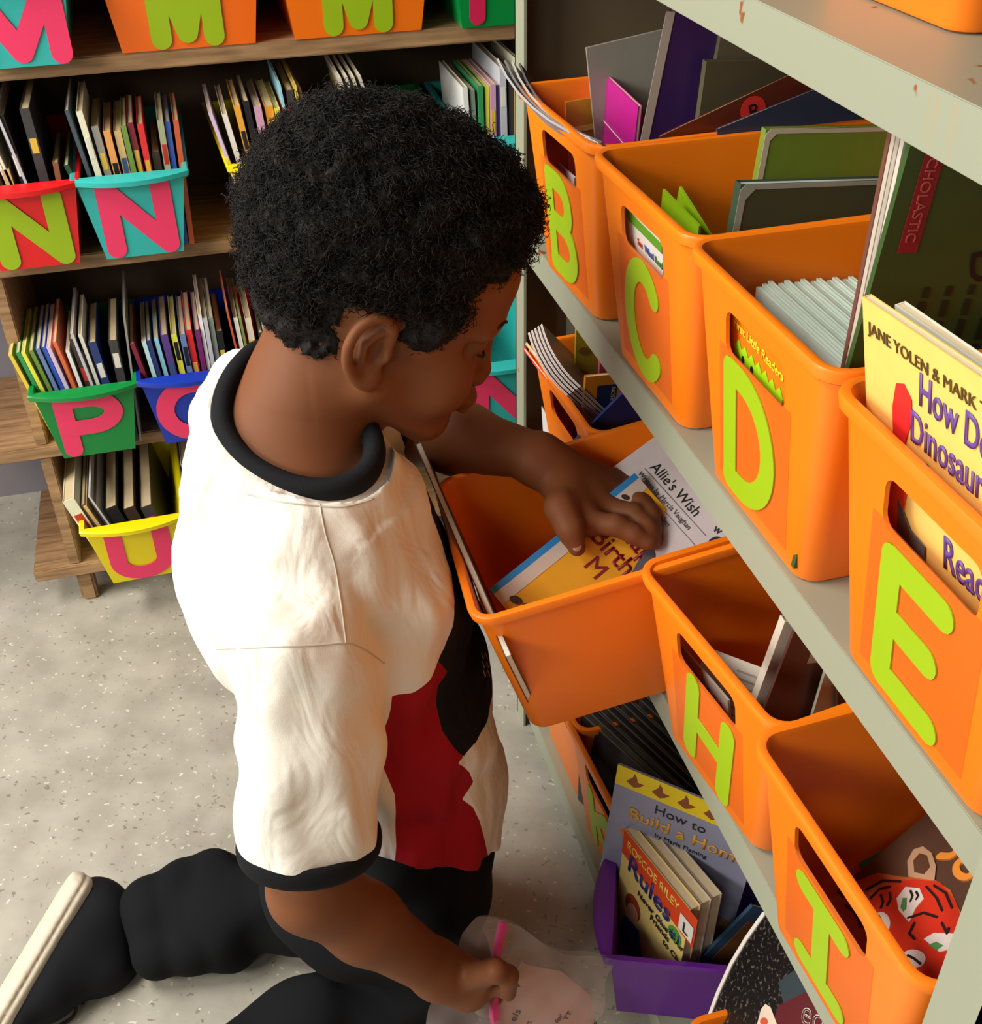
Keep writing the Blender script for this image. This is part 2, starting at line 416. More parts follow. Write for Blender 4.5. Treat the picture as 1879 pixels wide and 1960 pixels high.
def tote(ch, x, y, z, yaw=0, tip=0, roll=0, label='', lw=.056, lh=.088, sw=.0195, lz=.021, ly=.005, group='orange book totes on the steel shelves', film=True, ltilt=0):
    rot = Matrix.Rotation(yaw, 4, 'Z') @ Matrix.Rotation(tip, 4, 'Y') @ Matrix.Rotation(roll, 4, 'X')
    o = link('book_tote', TOTE, None, None); o.matrix_world = Matrix.Translation((x, y, z)) @ rot
    tag(o, label, 'bin', group)
    if ch:
        f = fmat(lz); letter(o, ch, lw, lh, sw, LIME, Matrix.Translation((0, ly, 0)) @ f @ Matrix.Rotation(R_(ltilt), 4, 'Y'))
        if film:
            q = MB().box((-.052, -.0022, -.006), (.052, -.0018, .102)).build('laminate_sleeve', FILM, o); q.matrix_local = f @ Matrix.Translation((0, .0020, 0))
    return o
TOTE.materials.clear(); TOTE.materials.append(ORANGE)
tB = tote('B', .340, 1.013, ZM, .05, 0, 0, 'orange tote with lime letter B at the far end of the middle shelf')
tC = tote('C', .343, .808, ZM, .02, 0, 0, 'orange tote with lime letter C between the B and D totes')
tD = tote('D', .343, .606, ZM, .008, 0, 0, 'orange tote with lime letter D between the C and E totes')
tE = tote('E', .341, .399, ZM, .008, 0, 0, 'orange tote with lime letter E holding the yellow dinosaur book', lh=.083, lw=.052)
tF = tote(None, .350, .998, ZL, .03, -.03, 0, 'orange tote on the lower shelf beyond the boy\'s wrist, holding red and yellow readers')
tG = tote(None, .222, .796, .472, -.066, -.2, .023, 'orange tote tilted off the lower shelf against the boy\'s chest, his hand inside')
tH = tote('H', .334, .597, ZL + .004, .127, -.03, 0, 'orange tote with lime letter H on the lower shelf', ltilt=8, lw=.054)
tI = tote('I', .331, .397, ZL + .004, .042, -.02, 0, 'orange tote with lime letter I holding the tiger book', lh=.080, lw=.050, lz=.024)
tT = tote(None, .400, .638, ZT, 0, 0, 0, 'orange tote on the top steel shelf, only its lower corner in view')
tK = tote(None, .352, 1.02, ZB, .02, 0, 0, 'orange tote at the far end of the bottom steel shelf', film=False)
tL = tote('K', .352, .855, ZB, .05, 0, 0, 'orange tote on the bottom shelf just behind the purple bin', film=False)
tN = tote(None, .333, .447, ZB, 0, 0, 0, 'orange tote on the bottom shelf beneath the black speckled book')

# ------------------------------------------------------------------ small coloured bins
def small_bin_mesh(wt=.142, wb=.104, hf=.120, hb=.185, dp=.24):
    hb = min(hb, hf + .014)
    per = []
    nf = 10
    for i in range(nf + 1): per.append(('f', -1 + 2 * i / nf, 0))
    for i in range(1, 9): per.append(('r', 1, i / 8))
    for i in range(1, 4): per.append(('b', 1 - 2 * i / 4, 1))
    for i in range(8, 0, -1): per.append(('l', -1, i / 8))
    def row(s, off, lip=0, inner=0):
        out = []
        for k, u, v in per:
            hz = hf + (hb - hf) * (max(0, (v - .1)) / .9) ** 1.2
            z = hz * s
            hw = (wb + (wt - wb) * min(1.25, z / hf)) / 2 + off
            bow = (1 - u * u) * (lip * .015)
            y0 = -.012 * z / hf - off - bow; y1 = dp + off
            y = y0 + (y1 - y0) * v
            zz = z + (lip * -.003 * (1 - u * u) if v == 0 else 0)
            out.append((u * hw, y, zz))
        return out
    rows = [row(0, 0), row(.25, 0), row(.5, 0), row(.75, 0), row(.90, 0), row(.905, .004, .6), row(.93, .006, 1), row(.985, .006, 1), row(1, .004, .7), row(.995, -.002), row(.9, -.0025), row(.5, -.0025), row(.03, -.0025)]
    mb = MB(); mb.grid(rows, True, True)
    o = mb.build('b', None); me = o.data; bpy.data.objects.remove(o)
    for p in me.polygons: p.use_smooth = True
    smooth_angle(me, 30)
    return me
SB = {}
def small_bin(col, x, zshelf, ch, lc, label, over=.03, yaw=0, wt=.142, wb=.104, hf=.120, group='small letter bins in the wooden bookcase', sw=.026, hb=.185, lwf=.72):
    k = (tuple(col), wt, wb, hf)
    if k not in SB:
        me = small_bin_mesh(wt, wb, hf, hb); me.materials.append(mat('plastic_%d_%d_%d' % tuple(col), col, .3)); SB[k] = me
    o = bpy.data.objects.new('letter_bin', SB[k]); COL.objects.link(o)
    o.location = (x, YB - over, zshelf + .0005); o.rotation_euler = (0, 0, yaw)
    tag(o, label, 'bin', group)
    if ch:
        s = .012 / hf; L = math.hypot(1, s)
        M = Matrix(((1, 0, 0, 0), (0, 1 / L, -s / L, -.0018), (0, s / L, 1 / L, .014), (0, 0, 0, 1)))
        M = Matrix.Translation((0, -.0006, 0)) @ M
        letter(o, ch, wb * lwf, hf * .72, sw, lc, M)
    return o
RED, TEAL, YEL, GRN, BLU, PUR = (228, 28, 34), (52, 186, 182), (238, 220, 10), (6, 138, 62), (22, 56, 178), (92, 30, 140)
bN1 = small_bin(RED, -.222, BT[2], 'N', LIME, 'red bin with lime letter N at the left end of the second shelf', .03)
bN2 = small_bin(TEAL, -.082, BT[2], 'N', PINK, 'turquoise bin with pink letter N beside the red bin', .03)
bN3 = small_bin(YEL, .120, BT[2], None, PINK, 'yellow bin on the second bookcase shelf, half behind the boy\'s hair', .03, .05)
bN4 = small_bin(TEAL, .452, BT[2], None, PINK, 'turquoise bin at the right end of the second shelf beside the steel post', .03)
bP = small_bin(GRN, -.203, BT[3], 'P', PINK, 'green bin with pink letter P on the third shelf', .045)
bQ = small_bin(BLU, -.053, BT[3], 'Q', PINK, 'blue bin with a round pink letter on the third shelf, beside the boy\'s shoulder', .045)
bR = small_bin(TEAL, .400, BT[3], 'N', PINK, 'turquoise bin showing just past the boy\'s nose on the third shelf', .14)
bS = small_bin(GRN, .285, BT[2], None, PINK, 'bin on the second shelf hidden behind the hair, holding bent magazines', .03)
bW = small_bin(RED, .100, BT[3], None, PINK, 'bin on the third shelf hidden behind the shoulder, its white and green spines showing', .045)
bU = small_bin(YEL, -.176, BT[4], 'U', PINK, 'yellow bin with pink letter U on the bottom bookcase shelf', .065, .03, wt=.15)
bV = small_bin(PUR, -.02, BT[4], None, PINK, 'purple bin mostly behind the boy on the bottom bookcase shelf', .02)
bM1 = small_bin(TEAL, -.18, BT[1], 'M', PINK, 'turquoise bin with pink letter M, cut by the top left corner', .03)
def big_bin(col, x, ch, lc, label, over=.0, ly=.0):
    return small_bin(col, x, BT[1], ch, lc, label, over, 0, wt=.215, wb=.170, hf=.165, sw=.026, hb=.17, lwf=.32)
bM2 = big_bin((245, 110, 16), .022, 'M', LIME, 'wide orange bin with lime letter M, left one of the pair')
bM3 = big_bin((245, 118, 18), .245, 'M', LIME, 'wide orange bin with lime letter M, right one of the pair above the boy\'s head')
bN5 = small_bin(GRN, .452, BT[1], 'N', mat('crimson_card', (214, 32, 84), .45), 'green bin with crimson letter N at the top shelf\'s right end', .01, 0, wt=.17, wb=.135, hf=.15, sw=.022)

# ------------------------------------------------------------------ the boy: distance-field sculpting
import openvdb
class Field:
    def __init__(s, lo, hi, h):
        s.lo = np.array(lo, float); s.h = h
        s.n = np.ceil((np.array(hi) - s.lo) / h).astype(int)
        s.d = np.full(s.n, .03, np.float32)
    def region(s, lo, hi, pad=.028):
        a = np.clip(np.floor((np.array(lo) - pad - s.lo) / s.h).astype(int), 0, s.n - 1)
        b = np.clip(np.ceil((np.array(hi) + pad - s.lo) / s.h).astype(int) + 1, 1, s.n)
        g = [s.lo[i] + np.arange(a[i], b[i]) * s.h for i in range(3)]
        return tuple(slice(a[i], b[i]) for i in range(3)), g[0][:, None, None], g[1][None, :, None], g[2][None, None, :]
    def comb(s, sl, d, k, sub=False):
        o = s.d[sl]
        if sub:
            d = -d; hh = np.clip(.5 - .5 * (o - d) / k, 0, 1); r = o * (1 - hh) + d * hh + k * hh * (1 - hh)
        else:
            hh = np.clip(.5 + .5 * (o - d) / k, 0, 1); r = o * (1 - hh) + d * hh - k * hh * (1 - hh)
        s.d[sl] = r.astype(np.float32)
    def ball(s, c, r, k=.01, frame=None, sub=False):
        """ellipsoid; r = radii along frame rows"""
        c = np.array(c, float); r = np.array([r] * 3 if not hasattr(r, '__len__') else r, float)
        F = np.eye(3) if frame is None else frame
        m = np.sqrt(((F.T * r) ** 2).sum(1))
        sl, X, Y, Z = s.region(c - m, c + m)
        X = X - c[0]; Y = Y - c[1]; Z = Z - c[2]
        q = [(F[i][0] * X + F[i][1] * Y + F[i][2] * Z) / r[i] for i in range(3)]
        k0 = np.sqrt(q[0] ** 2 + q[1] ** 2 + q[2] ** 2)
        k1 = np.sqrt((q[0] / r[0]) ** 2 + (q[1] / r[1]) ** 2 + (q[2] / r[2]) ** 2) + 1e-9
        s.comb(sl, k0 * (k0 - 1) / k1, k, sub)
    def seg(s, a, b, ra, rb, k=.01, adir=None, sub=False):
        """tapered limb; ra/rb number or (along adir, across) for an oval section"""
        a = np.array(a, float); b = np.array(b, float)
        ra = np.array([ra, ra] if not hasattr(ra, '__len__') else ra, float); rb = np.array([rb, rb] if not hasattr(rb, '__len__') else rb, float)
        R = max(ra.max(), rb.max()); sl, X, Y, Z = s.region(np.minimum(a, b) - R, np.maximum(a, b) + R)
        ax = b - a; L = np.linalg.norm(ax) + 1e-9; ax /= L
        u = np.array(adir if adir is not None else (0, 0, 1.) if abs(ax[2]) < .9 else (1., 0, 0), float)
        u -= ax * (u @ ax); u /= np.linalg.norm(u); v = np.cross(ax, u)
        X = X - a[0]; Y = Y - a[1]; Z = Z - a[2]
        t = ax[0] * X + ax[1] * Y + ax[2] * Z; tc = np.clip(t / L, 0, 1)
        pu = u[0] * X + u[1] * Y + u[2] * Z; pv = v[0] * X + v[1] * Y + v[2] * Z; pt = t - tc * L
        r0 = ra[0] + (rb[0] - ra[0]) * tc; r1 = ra[1] + (rb[1] - ra[1]) * tc; rm = np.minimum(r0, r1)
        q = np.sqrt((pu / r0) ** 2 + (pv / r1) ** 2 + (pt / rm) ** 2)
        s.comb(sl, (q - 1) * rm, k, sub)
    def chain(s, pts, rads, k=.01, adir=None, sub=False):
        for i in range(len(pts) - 1): s.seg(pts[i], pts[i + 1], rads[i], rads[i + 1], k, adir, sub)
    def cut(s, c, n, k=.004):
        """remove everything on the side n points to"""
        c = np.array(c, float); n = np.array(n, float); n /= np.linalg.norm(n)
        sl, X, Y, Z = s.region(s.lo, s.lo + s.n * s.h, 0)
        d = (X - c[0]) * n[0] + (Y - c[1]) * n[1] + (Z - c[2]) * n[2]
        s.d = np.maximum(s.d, d.astype(np.float32))
    def mesh(s, name, mt, parent, smooth=0):
        g = openvdb.FloatGrid(.03); g.copyFromArray(np.ascontiguousarray(s.d), tolerance=0.0)
        pts, quads = g.convertToQuads(0.0)
        pts = pts * s.h + s.lo
        me = bpy.data.meshes.new(name)
        me.from_pydata(pts.tolist(), [], quads[:, ::-1].tolist()); me.update()
        # keep the largest piece outward facing
        bm = bmesh.new(); bm.from_mesh(me)
        if smooth:
            for _ in range(smooth): bmesh.ops.smooth_vert(bm, verts=bm.verts, factor=.5, use_axis_x=True, use_axis_y=True, use_axis_z=True)
        bmesh.ops.recalc_face_normals(bm, faces=bm.faces)
        bm.to_mesh(me); bm.free()
        for p in me.polygons: p.use_smooth = True
        return link(name, me, mt, parent)

HO = np.array([.135, .873, .843])                       # head centre and axes: forward, left, up
HF = np.array([[.923, -.175, -.343], [.179, .984, -.02], [.341, -.042, .939]])
HF[1] = np.cross(HF[2], HF[0]); HF[1] /= np.linalg.norm(HF[1]); HF[2] = np.cross(HF[0], HF[1])
def hd(x, y, z): return HO + x * HF[0] + y * HF[1] + z * HF[2]
def V(u, v, y): return np.array(P(u, v, 'y', y))
boy = empty('person', (.10, .80, 0))
tag(boy, 'kneeling child in white, red and black T-shirt reaching into an orange tote', 'person')
def keep(o):  # parent without moving
    o.parent = boy; o.matrix_parent_inverse = Matrix.Translation(-Vector((.10, .80, 0))); return o

# ---- skin: head, neck, arms, hands as one surface
def build_skin():
    f = Field((-.06, .60, .15), (.42, 1.06, .99), .0023)
    # skull, face
    f.ball(hd(-.012, 0, .036), (.090, .071, .078), .01, HF)
    f.ball(hd(-.030, 0, .012), (.068, .062, .062), .02, HF)
    f.ball(hd(.030, 0, .012), (.060, .062, .062), .02, HF)
    f.ball(hd(.030, 0, -.030), (.055, .055, .062), .02, HF)
    f.seg(hd(.062, .012, -.088), hd(.062, -.012, -.088), .0165, .0165, .02)         # chin
    for sd in (-1, 1):
        f.seg(hd(.055, sd * .016, -.088), hd(.004, sd * .052, -.052), .017, .018, .024)  # jaw
        f.ball(hd(.060, sd * .034, -.045), (.024, .022, .026), .018, HF)                # cheek
        f.ball(hd(.074, sd * .029, -.002), (.013, .018, .011), .012, HF, sub=True)      # socket
        f.ball(hd(.0725, sd * .029, -.004), .0125, .004)                                # eyeball under lid
        f.seg(hd(.089, sd * .010, .012), hd(.078, sd * .046, .013), .007, .006, .014)    # brow
        f.ball(hd(.089, sd * .0125, -.041), (.010, .0085, .0075), .006, HF)             # nostril wing
    f.seg(hd(.087, 0, .002), hd(.093, 0, -.033), .0065, .0080, .010)
    f.ball(hd(.0945, 0, -.038), (.0090, .0105, .0080), .006, HF)                         # nose tip
    f.ball(hd(.080, 0, -.062), (.016, .022, .014), .010, HF)
    f.seg(hd(.0905, .015, -.0640), hd(.0905, -.015, -.0640), .0052, .0052, .005)
    f.ball(hd(.0940, 0, -.0635), (.0060, .015, .0055), .005, HF)                        # upper lip
    f.ball(hd(.0905, 0, -.0745), (.0065, .014, .0060), .004, HF)                        # lower lip
    f.ball(hd(.094, 0, -.0690), (.004, .020, .0012), .002, HF, sub=True)
    f.ball(hd(.046, 0, .046), (.053, .056, .046), .02, HF)                              # forehead
    # ears
    for sd in (-1, 1):
        c = lambda x, z, o: hd(x, sd * (.066 + o), z)
        ring = [c(.004, -.012, .003), c(.005, .004, .007), c(-.001, .014, .011), c(-.012, .016, .015), c(-.022, .007, .018), c(-.026, -.008, .018), c(-.024, -.023, .016), c(-.017, -.035, .012), c(-.007, -.043, .008), c(.001, -.043, .005), c(.003, -.034, .003)]
        ring = [np.array(q) for q in smooth_curve(ring, 3)]
        f.chain(ring, list(np.interp(np.linspace(0, 1, len(ring)), [0, .2, .5, .8, 1], [.0034, .0040, .0042, .0046, .0040])), .002)
        f.ball(c(-.009, -.013, .004), (.016, .0060, .027), .005, HF)
        f.ball(c(-.004, -.014, .013), (.0085, .010, .013), .004, HF, sub=True)
        f.ball(c(-.009, .002, .015), (.009, .005, .0045), .003, HF, sub=True)
        f.chain([c(-.004, .004, .010), c(-.014, -.008, .012), c(-.012, -.024, .010)], [.0026, .0028, .0026], .003)
        f.ball(c(.006, -.016, .006), (.0035, .0045, .006), .003, HF)
        f.ball(c(-.004, -.038, .006), (.0075, .005, .0075), .005, HF)
    # neck and upper back
    f.chain([hd(-.035, 0, -.02), (.062, .866, .765), (.045, .855, .70)], [(.050, .050), (.048, .050), (.058, .066)], .028)
    f.seg((.035, .80, .695), (.05, .93, .705), .034, .034, .03)
    f.seg((.012, .86, .725), (.03, .86, .66), .038, .052, .04)
    f.seg((.05, .85, .68), (.06, .85, .60), .075, .07, .03)
    # near arm, hanging, hand pinching the bag
    E1 = V(597, 1700, .655); W1 = V(838, 1858, .645)
    f.chain([(.036, .730, .62), (.012, .690, .52), E1], [.030, .032, .036], .02)
    f.chain([E1, E1 * .6 + W1 * .4, W1], [.0355, .033, (.022, .026)], .016)
    K1 = V(903, 1890, .635)
    f.seg(W1, K1, (.022, .027), (.020, .028), .016, adir=(0, 1, 0))
    kn = [V(938, 1862, .620), V(948, 1885, .628), V(945, 1905, .645), V(925, 1925, .655)]
    for i, q in enumerate(kn):
        base = K1 + (q - K1) * .35
        tip = q + np.array([.000, .018, -.016]) + np.array([-.012, .0, -.010])
        f.chain([base, q, q + np.array([.008, .014, -.014]), tip], [.0105, .0095, .0088, .0075], .004)
    f.chain([W1 * .5 + K1 * .5, V(950, 1858, .612), V(972, 1868, .612), V(972, 1900, .618)], [.014, .0100, .0095, .0080], .005)
    # far arm, reaching across into the tote
    E2 = V(775, 815, .985); W2 = V(1020, 872, .865)
    f.chain([(.055, .985, .715), E2], [.042, .036], .02)
    f.chain([E2, E2 * .55 + W2 * .45, W2], [.0365, .033, (.0205, .0245)], .018, adir=(0, 0, 1))
    Kn = [V(1128, 1000, .795), V(1158, 972, .815), V(1178, 946, .833), V(1182, 922, .852)]      # knuckles index..little
    pc = V(1072, 915, .845)
    for q, r in zip(Kn, (.0125, .0130, .0125, .0115)):
        f.seg(W2 * .75 + pc * .25, q, .018, r, .014)
    tips = [[V(1178, 1005, .782), V(1212, 1022, .772), V(1240, 1038, .765)],
            [V(1212, 985, .795), V(1238, 1010, .778), V(1250, 1036, .768)],
            [V(1222, 960, .812), V(1244, 985, .793), V(1252, 1014, .778)],
            [V(1218, 936, .832), V(1236, 955, .815), V(1246, 982, .797)]]
    for q, tp, r in zip(Kn, tips, (.0098, .0100, .0096, .0086)):
        f.chain([q] + tp, [r * 1.1, r, r * .9, r * .78], .0035)
    f.chain([pc + (Kn[0] - pc) * .15, V(1072, 972, .800), V(1090, 1012, .782), V(1104, 1048, .772)], [.0165, .0125, .0105, .0080], .010)
    o = f.mesh('body', SKIN, None, 1); keep(o)
    d_ = (CAM - V(1104, 1046, .772)); d_ /= np.linalg.norm(d_); n_ = Field(V(1104, 1046, .772) - .02, V(1104, 1046, .772) + .02, .0006)
    ax_ = V(1106, 1056, .772) - V(1100, 1036, .780); ax_ /= np.linalg.norm(ax_); d_ -= ax_ * (d_ @ ax_); d_ /= np.linalg.norm(d_)
    n_.ball(V(1104, 1048, .772) + d_ * .0066, (.0058, .0046, .0014), .002, np.stack([ax_, np.cross(d_, ax_), d_]))
    keep(n_.mesh('thumbnail', mat('pink_nail', (150, 96, 78), .35), None, 0))
    return o
skin = build_skin()

bvk = None
def face_strip(name, pts, rad):
    keep(tube(smooth_curve(pts, 5), rad, 6).build(name, mat('black_hair', (26, 23, 23), .7, spec=.25), None, 0, True))
for sd in (-1, 1):
    face_strip('eyelashes', [hd(.0795, sd * .042, -.008), hd(.0855, sd * .034, -.0115), hd(.0865, sd * .026, -.0115), hd(.083, sd * .018, -.008)], .0011)
    face_strip('eyebrow', [hd(.078, sd * .048, .014), hd(.0885, sd * .036, .0185), hd(.095, sd * .022, .018), hd(.0985, sd * .012, .014)], .0016)

# ---- hair: dense short curls
def build_hair():
    f = Field((-.06, .70, .70), (.36, 1.03, 1.06), .0028)
    f.ball(hd(-.026, 0, .060), (.108, .092, .098), .02, HF)
    f.ball(hd(.026, 0, .082), (.080, .076, .062), .03, HF)
    f.ball(hd(-.066, 0, .004), (.050, .066, .052), .02, HF)
    f.ball(hd(-.058, 0, -.024), (.040, .055, .028), .02, HF)
    # clear the face, ears and neck
    f.ball(hd(.105, 0, -.030), (.075, .12, .090), .008, HF, sub=True)
    f.ball(hd(.132, 0, .050), (.050, .12, .050), .010, HF, sub=True)
    f.ball(hd(.062, 0, -.085), (.092, .12, .070), .008, HF, sub=True)
    for sd in (-1, 1):
        f.ball(hd(-.008, sd * .082, -.014), (.030, .030, .036), .006, HF, sub=True)
        f.ball(hd(.072, sd * .075, -.004), (.040, .05, .030), .008, HF, sub=True)
    for sd in (-1, 1): f.ball(hd(.025, sd * .057, .024), (.032, .018, .038), .010, HF)
    for sd in (-1, 1):
        f.seg(hd(-.044, sd * .042, -.022), hd(-.060, sd * .034, .020), .026, .030, .016)
        f.seg(hd(.024, sd * .056, .008), hd(.030, sd * .054, .055), .019, .024, .014)
    g = np.random.RandomState(3)
    # lumpy surface
    X, Y, Z = np.meshgrid(*[f.lo[i] + np.arange(f.n[i]) * f.h for i in range(3)], indexing='ij')
    nz = np.zeros(f.d.shape)
    for fr, am in ((230, .0022), (420, .0016), (800, .0010)):
        for _ in range(4):
            k = g.normal(size=3); k /= np.linalg.norm(k); k2 = g.normal(size=3); k2 /= np.linalg.norm(k2)
            nz += am * np.sin(fr * (k[0] * X + k[1] * Y + k[2] * Z) + 2 * np.sin(fr * .5 * (k2[0] * X + k2[1] * Y + k2[2] * Z)) + g.rand() * 6)
    f.d = (f.d + nz * .55 + .006).astype(np.float32)
    base = f.mesh('hair', None, None, 0)
    me = base.data
    vs = np.array([v.co for v in me.vertices]); ns = np.array([v.normal for v in me.vertices])
    idx = g.choice(len(vs), 15000, replace=len(vs) < 15000)
    allv = [vs]; allf = [tuple(p.vertices) for p in me.polygons]; off = len(vs)
    loc = (vs - HO) @ HF.T
    K = 9; tt = np.linspace(0, 1, K)
    for i in idx:
        l = loc[i]
        n = ns[i]
        c = vs[i] - HO - (-.02 * HF[0] + .04 * HF[2])
        if n @ c < 0: continue
        edge = 1.0
        if l[2] < .02 and l[0] > -.05: edge = .35
        elif l[2] < -.01: edge = .35
        elif l[0] > .055 and l[2] < .075: edge = .45
        a = np.cross(n, g.normal(size=3)); a /= np.linalg.norm(a) + 1e-9; b = np.cross(n, a)
        R = g.uniform(.0018, .0042) * edge; H = g.uniform(.006, .013) * edge; ph = g.rand() * 6.28; turns = g.uniform(1.0, 2.0)
        lean = (a * g.normal() + b * g.normal()) * .35
        ang = ph + tt * turns * 6.28
        pts = vs[i] - n * .002 + (n + lean) * (tt * H)[:, None] + R * (np.cos(ang)[:, None] * a + np.sin(ang)[:, None] * b)
        rad = .00055 * (1 - .5 * tt)
        ring = []
        for q in range(3):
            w_ = np.cos(q * 2.094) * n + np.sin(q * 2.094) * (np.cos(ang)[:, None] * a + np.sin(ang)[:, None] * b)
            ring.append(pts + w_ * rad[:, None])
        vv = np.stack(ring, 1).reshape(-1, 3); allv.append(vv)
        for k in range(K - 1):
            for q in range(3):
                A = off + k * 3 + q; B = off + k * 3 + (q + 1) % 3; allf.append((A, B, B + 3, A + 3))
        off += len(vv)
    bpy.data.objects.remove(base)
    o = mesh('hair', np.concatenate(allv).tolist(), allf, mat('black_hair', (26, 23, 23), .7, spec=.25), None, True); keep(o)
    return o
build_hair()

# ---- shirt
col_pts = [V(502, 672, .915), V(455, 708, .885), V(428, 768, .862), V(432, 832, .835), V(478, 892, .805), V(560, 932, .780), V(640, 938, .770), V(700, 908, .780), V(716, 858, .805), V(690, 800, .85), V(640, 740, .90), V(565, 690, .925)]
def neck_cut(f, pts, shrink=.004):
    p = np.array([list(q) for q in smooth_curve(pts, 4, True)]); c = p.mean(0); _, _, vt = np.linalg.svd(p - c)
    n = vt[2] * np.sign(vt[2][2]); u = vt[0]; v = np.cross(n, u)
    poly = np.stack([(p - c) @ u, (p - c) @ v], 1)
    sl, X, Y, Z = f.region(p.min(0) - .06, p.max(0) + .09, 0)
    X = X - c[0]; Y = Y - c[1]; Z = Z - c[2]
    h = n[0] * X + n[1] * Y + n[2] * Z; a = u[0] * X + u[1] * Y + u[2] * Z; b_ = v[0] * X + v[1] * Y + v[2] * Z
    d = np.full(h.shape, 1e9); ins = np.zeros(h.shape, bool)
    for k in range(len(poly)):
        A = poly[k - 1]; B = poly[k]; e = B - A; t = np.clip(((a - A[0]) * e[0] + (b_ - A[1]) * e[1]) / (e @ e), 0, 1)
        d = np.minimum(d, np.hypot(a - A[0] - t * e[0], b_ - A[1] - t * e[1]))
        cr = (A[1] > b_) != (B[1] > b_); xx = (B[0] - A[0]) * (b_ - A[1]) / (B[1] - A[1] + 1e-12) + A[0]
        ins ^= cr & (a < xx)
    sd = np.where(ins, -d, d) + shrink
    hole = np.maximum(sd, -.035 - h)                       # well through which the neck comes
    top = np.maximum(-(h + .002), sd - .020)               # nothing above the collar
    hole = np.minimum(hole, top)
    f.d[sl] = np.maximum(f.d[sl], -hole).astype(np.float32)
    return c, n
NEAR_END = np.array(V(592, 1592, .665))
def cloth_noise(X, Y, Z):
    n = .0016 * np.sin(70 * X + 22 * Z + 3 * np.sin(30 * Z + 9 * Y)) + .0012 * np.sin(55 * Y - 48 * Z + 2 * np.sin(44 * X))
    n += .0010 * np.sin(120 * X - 35 * Z + 2.5 * np.sin(60 * Y)) + .0016 * np.sin(34 * Z + 26 * X + 40 * Y)
    r1 = 1 - np.abs(np.sin(38 * X - 26 * Z + 12 * Y + 1.5 * np.sin(20 * Y + 15 * Z))); r2 = 1 - np.abs(np.sin(24 * Z + 30 * X + 16 * Y + 2 * np.sin(18 * X)))
    n -= (.0018 * r1 ** 3 + .0012 * r2 ** 4) * np.clip((Y - .72) / .05, .15, 1)
    return n
HA, HB, HC = V(700, 1640, .70), V(935, 1590, .80), np.array((.0, .86, .33))
def build_shirt():
    f = Field((-.11, .57, .17), (.29, 1.09, .82), .0024)
    L = np.array([.16, .98, 0]); ad = (1, -.12, 0)
    secs = [((.105, .825, .235), (.101, .135)), ((.106, .830, .33), (.105, .132)), ((.092, .838, .44), (.110, .130)), ((.068, .845, .55), (.110, .130)), ((.045, .850, .635), (.094, .118))]
    for (a, ra), (b, rb) in zip(secs[:-1], secs[1:]): f.seg(a, b, ra, rb, .02, ad)
    f.seg((.038, .775, .672), (.055, .935, .700), .056, .056, .03)        # shoulder yoke
    f.seg((.000, .85, .715), (.01, .86, .60), .040, .085, .04)
    f.ball((.105, .80, .60), (.055, .085, .075), .05)                      # chest leaning over
    f.ball((.015, .93, .715), .045, .03)
    f.seg((.015, .83, .715), (.03, .93, .730), .048, .048, .04)
    f.seg((.05, .785, .69), (.10, .81, .68), .048, .045, .04)
    # near sleeve, wide and straight
    a = np.array((.026, .706, .645))
    f.seg(a, a * .5 + NEAR_END * .5, (.052, .044), (.0565, .050), .022, (1, 0, 0))
    f.seg(a * .5 + NEAR_END * .5, NEAR_END + np.array([0, 0, -.004]), (.0565, .050), (.0575, .050), .012, (1, 0, 0))
    # far sleeve
    f.seg((.055, .975, .705), V(770, 800, .985), (.052, .050), (.052, .050), .02, (1, 0, 0))
    X, Y, Z = np.meshgrid(*[f.lo[i] + np.arange(f.n[i]) * f.h for i in range(3)], indexing='ij')
    f.d = f.d + cloth_noise(X, Y, Z).astype(np.float32)
    # sleeve folds running down
    sl = np.exp(-((X - .02) ** 2 + (Y - .66) ** 2) / .09 ** 2) * (Z < .62)
    f.d = (f.d + sl * (.0026 * np.sin(100 * X + 60 * Y + 10 * Z + 2 * np.sin(16 * Z)) * np.clip((.62 - Z) / .08, 0, 1))).astype(np.float32)
    # hem folds
    hm = np.clip((.40 - Z) / .15, 0, 1)
    f.d = (f.d + hm * .004 * np.sin(75 * X - 45 * Z + 20 * Y)).astype(np.float32)
    # neck opening
    lowc = [q - np.array([0, 0, .016]) for q in col_pts]
    f.chain(lowc + [lowc[0]], [.0125] * (len(lowc) + 1), .02)
    neck_cut(f, col_pts)
    # sleeve mouth and hem hollowed
    ax = NEAR_END - a; ax /= np.linalg.norm(ax)
    f.seg(NEAR_END + ax * .008, NEAR_END + ax * .12, (.050, .043), (.09, .09), .002, (1, 0, 0), sub=True)
    hn = np.cross(HB - HA, HC - HA); hn /= np.linalg.norm(hn); hn *= -np.sign(hn[2])
    f.cut(HA, hn)
    return f
fs_ = build_shirt()
WHITE = mat('white_cotton', (236, 232, 222), .85, noise=.03, nscale=20, bump=.12, bscale=900, spec=.2)
_n = WHITE.node_tree; _b = [q for q in _n.nodes if q.type == 'BUMP'][0]
_t = _n.nodes.new('ShaderNodeTexCoord'); _m = _n.nodes.new('ShaderNodeMapping'); _m.inputs['Scale'].default_value = (1, 1, .45); _x = _n.nodes.new('ShaderNodeTexNoise')
_x.inputs['Scale'].default_value = 26; _x.inputs['Detail'].default_value = 2.5; _x.inputs['Distortion'].default_value = .8
_n.links.new(_t.outputs['Object'], _m.inputs[0]); _n.links.new(_m.outputs[0], _x.inputs['Vector'])
_c = _n.nodes.new('ShaderNodeBump'); _c.inputs['Strength'].default_value = .55; _c.inputs['Distance'].default_value = .012
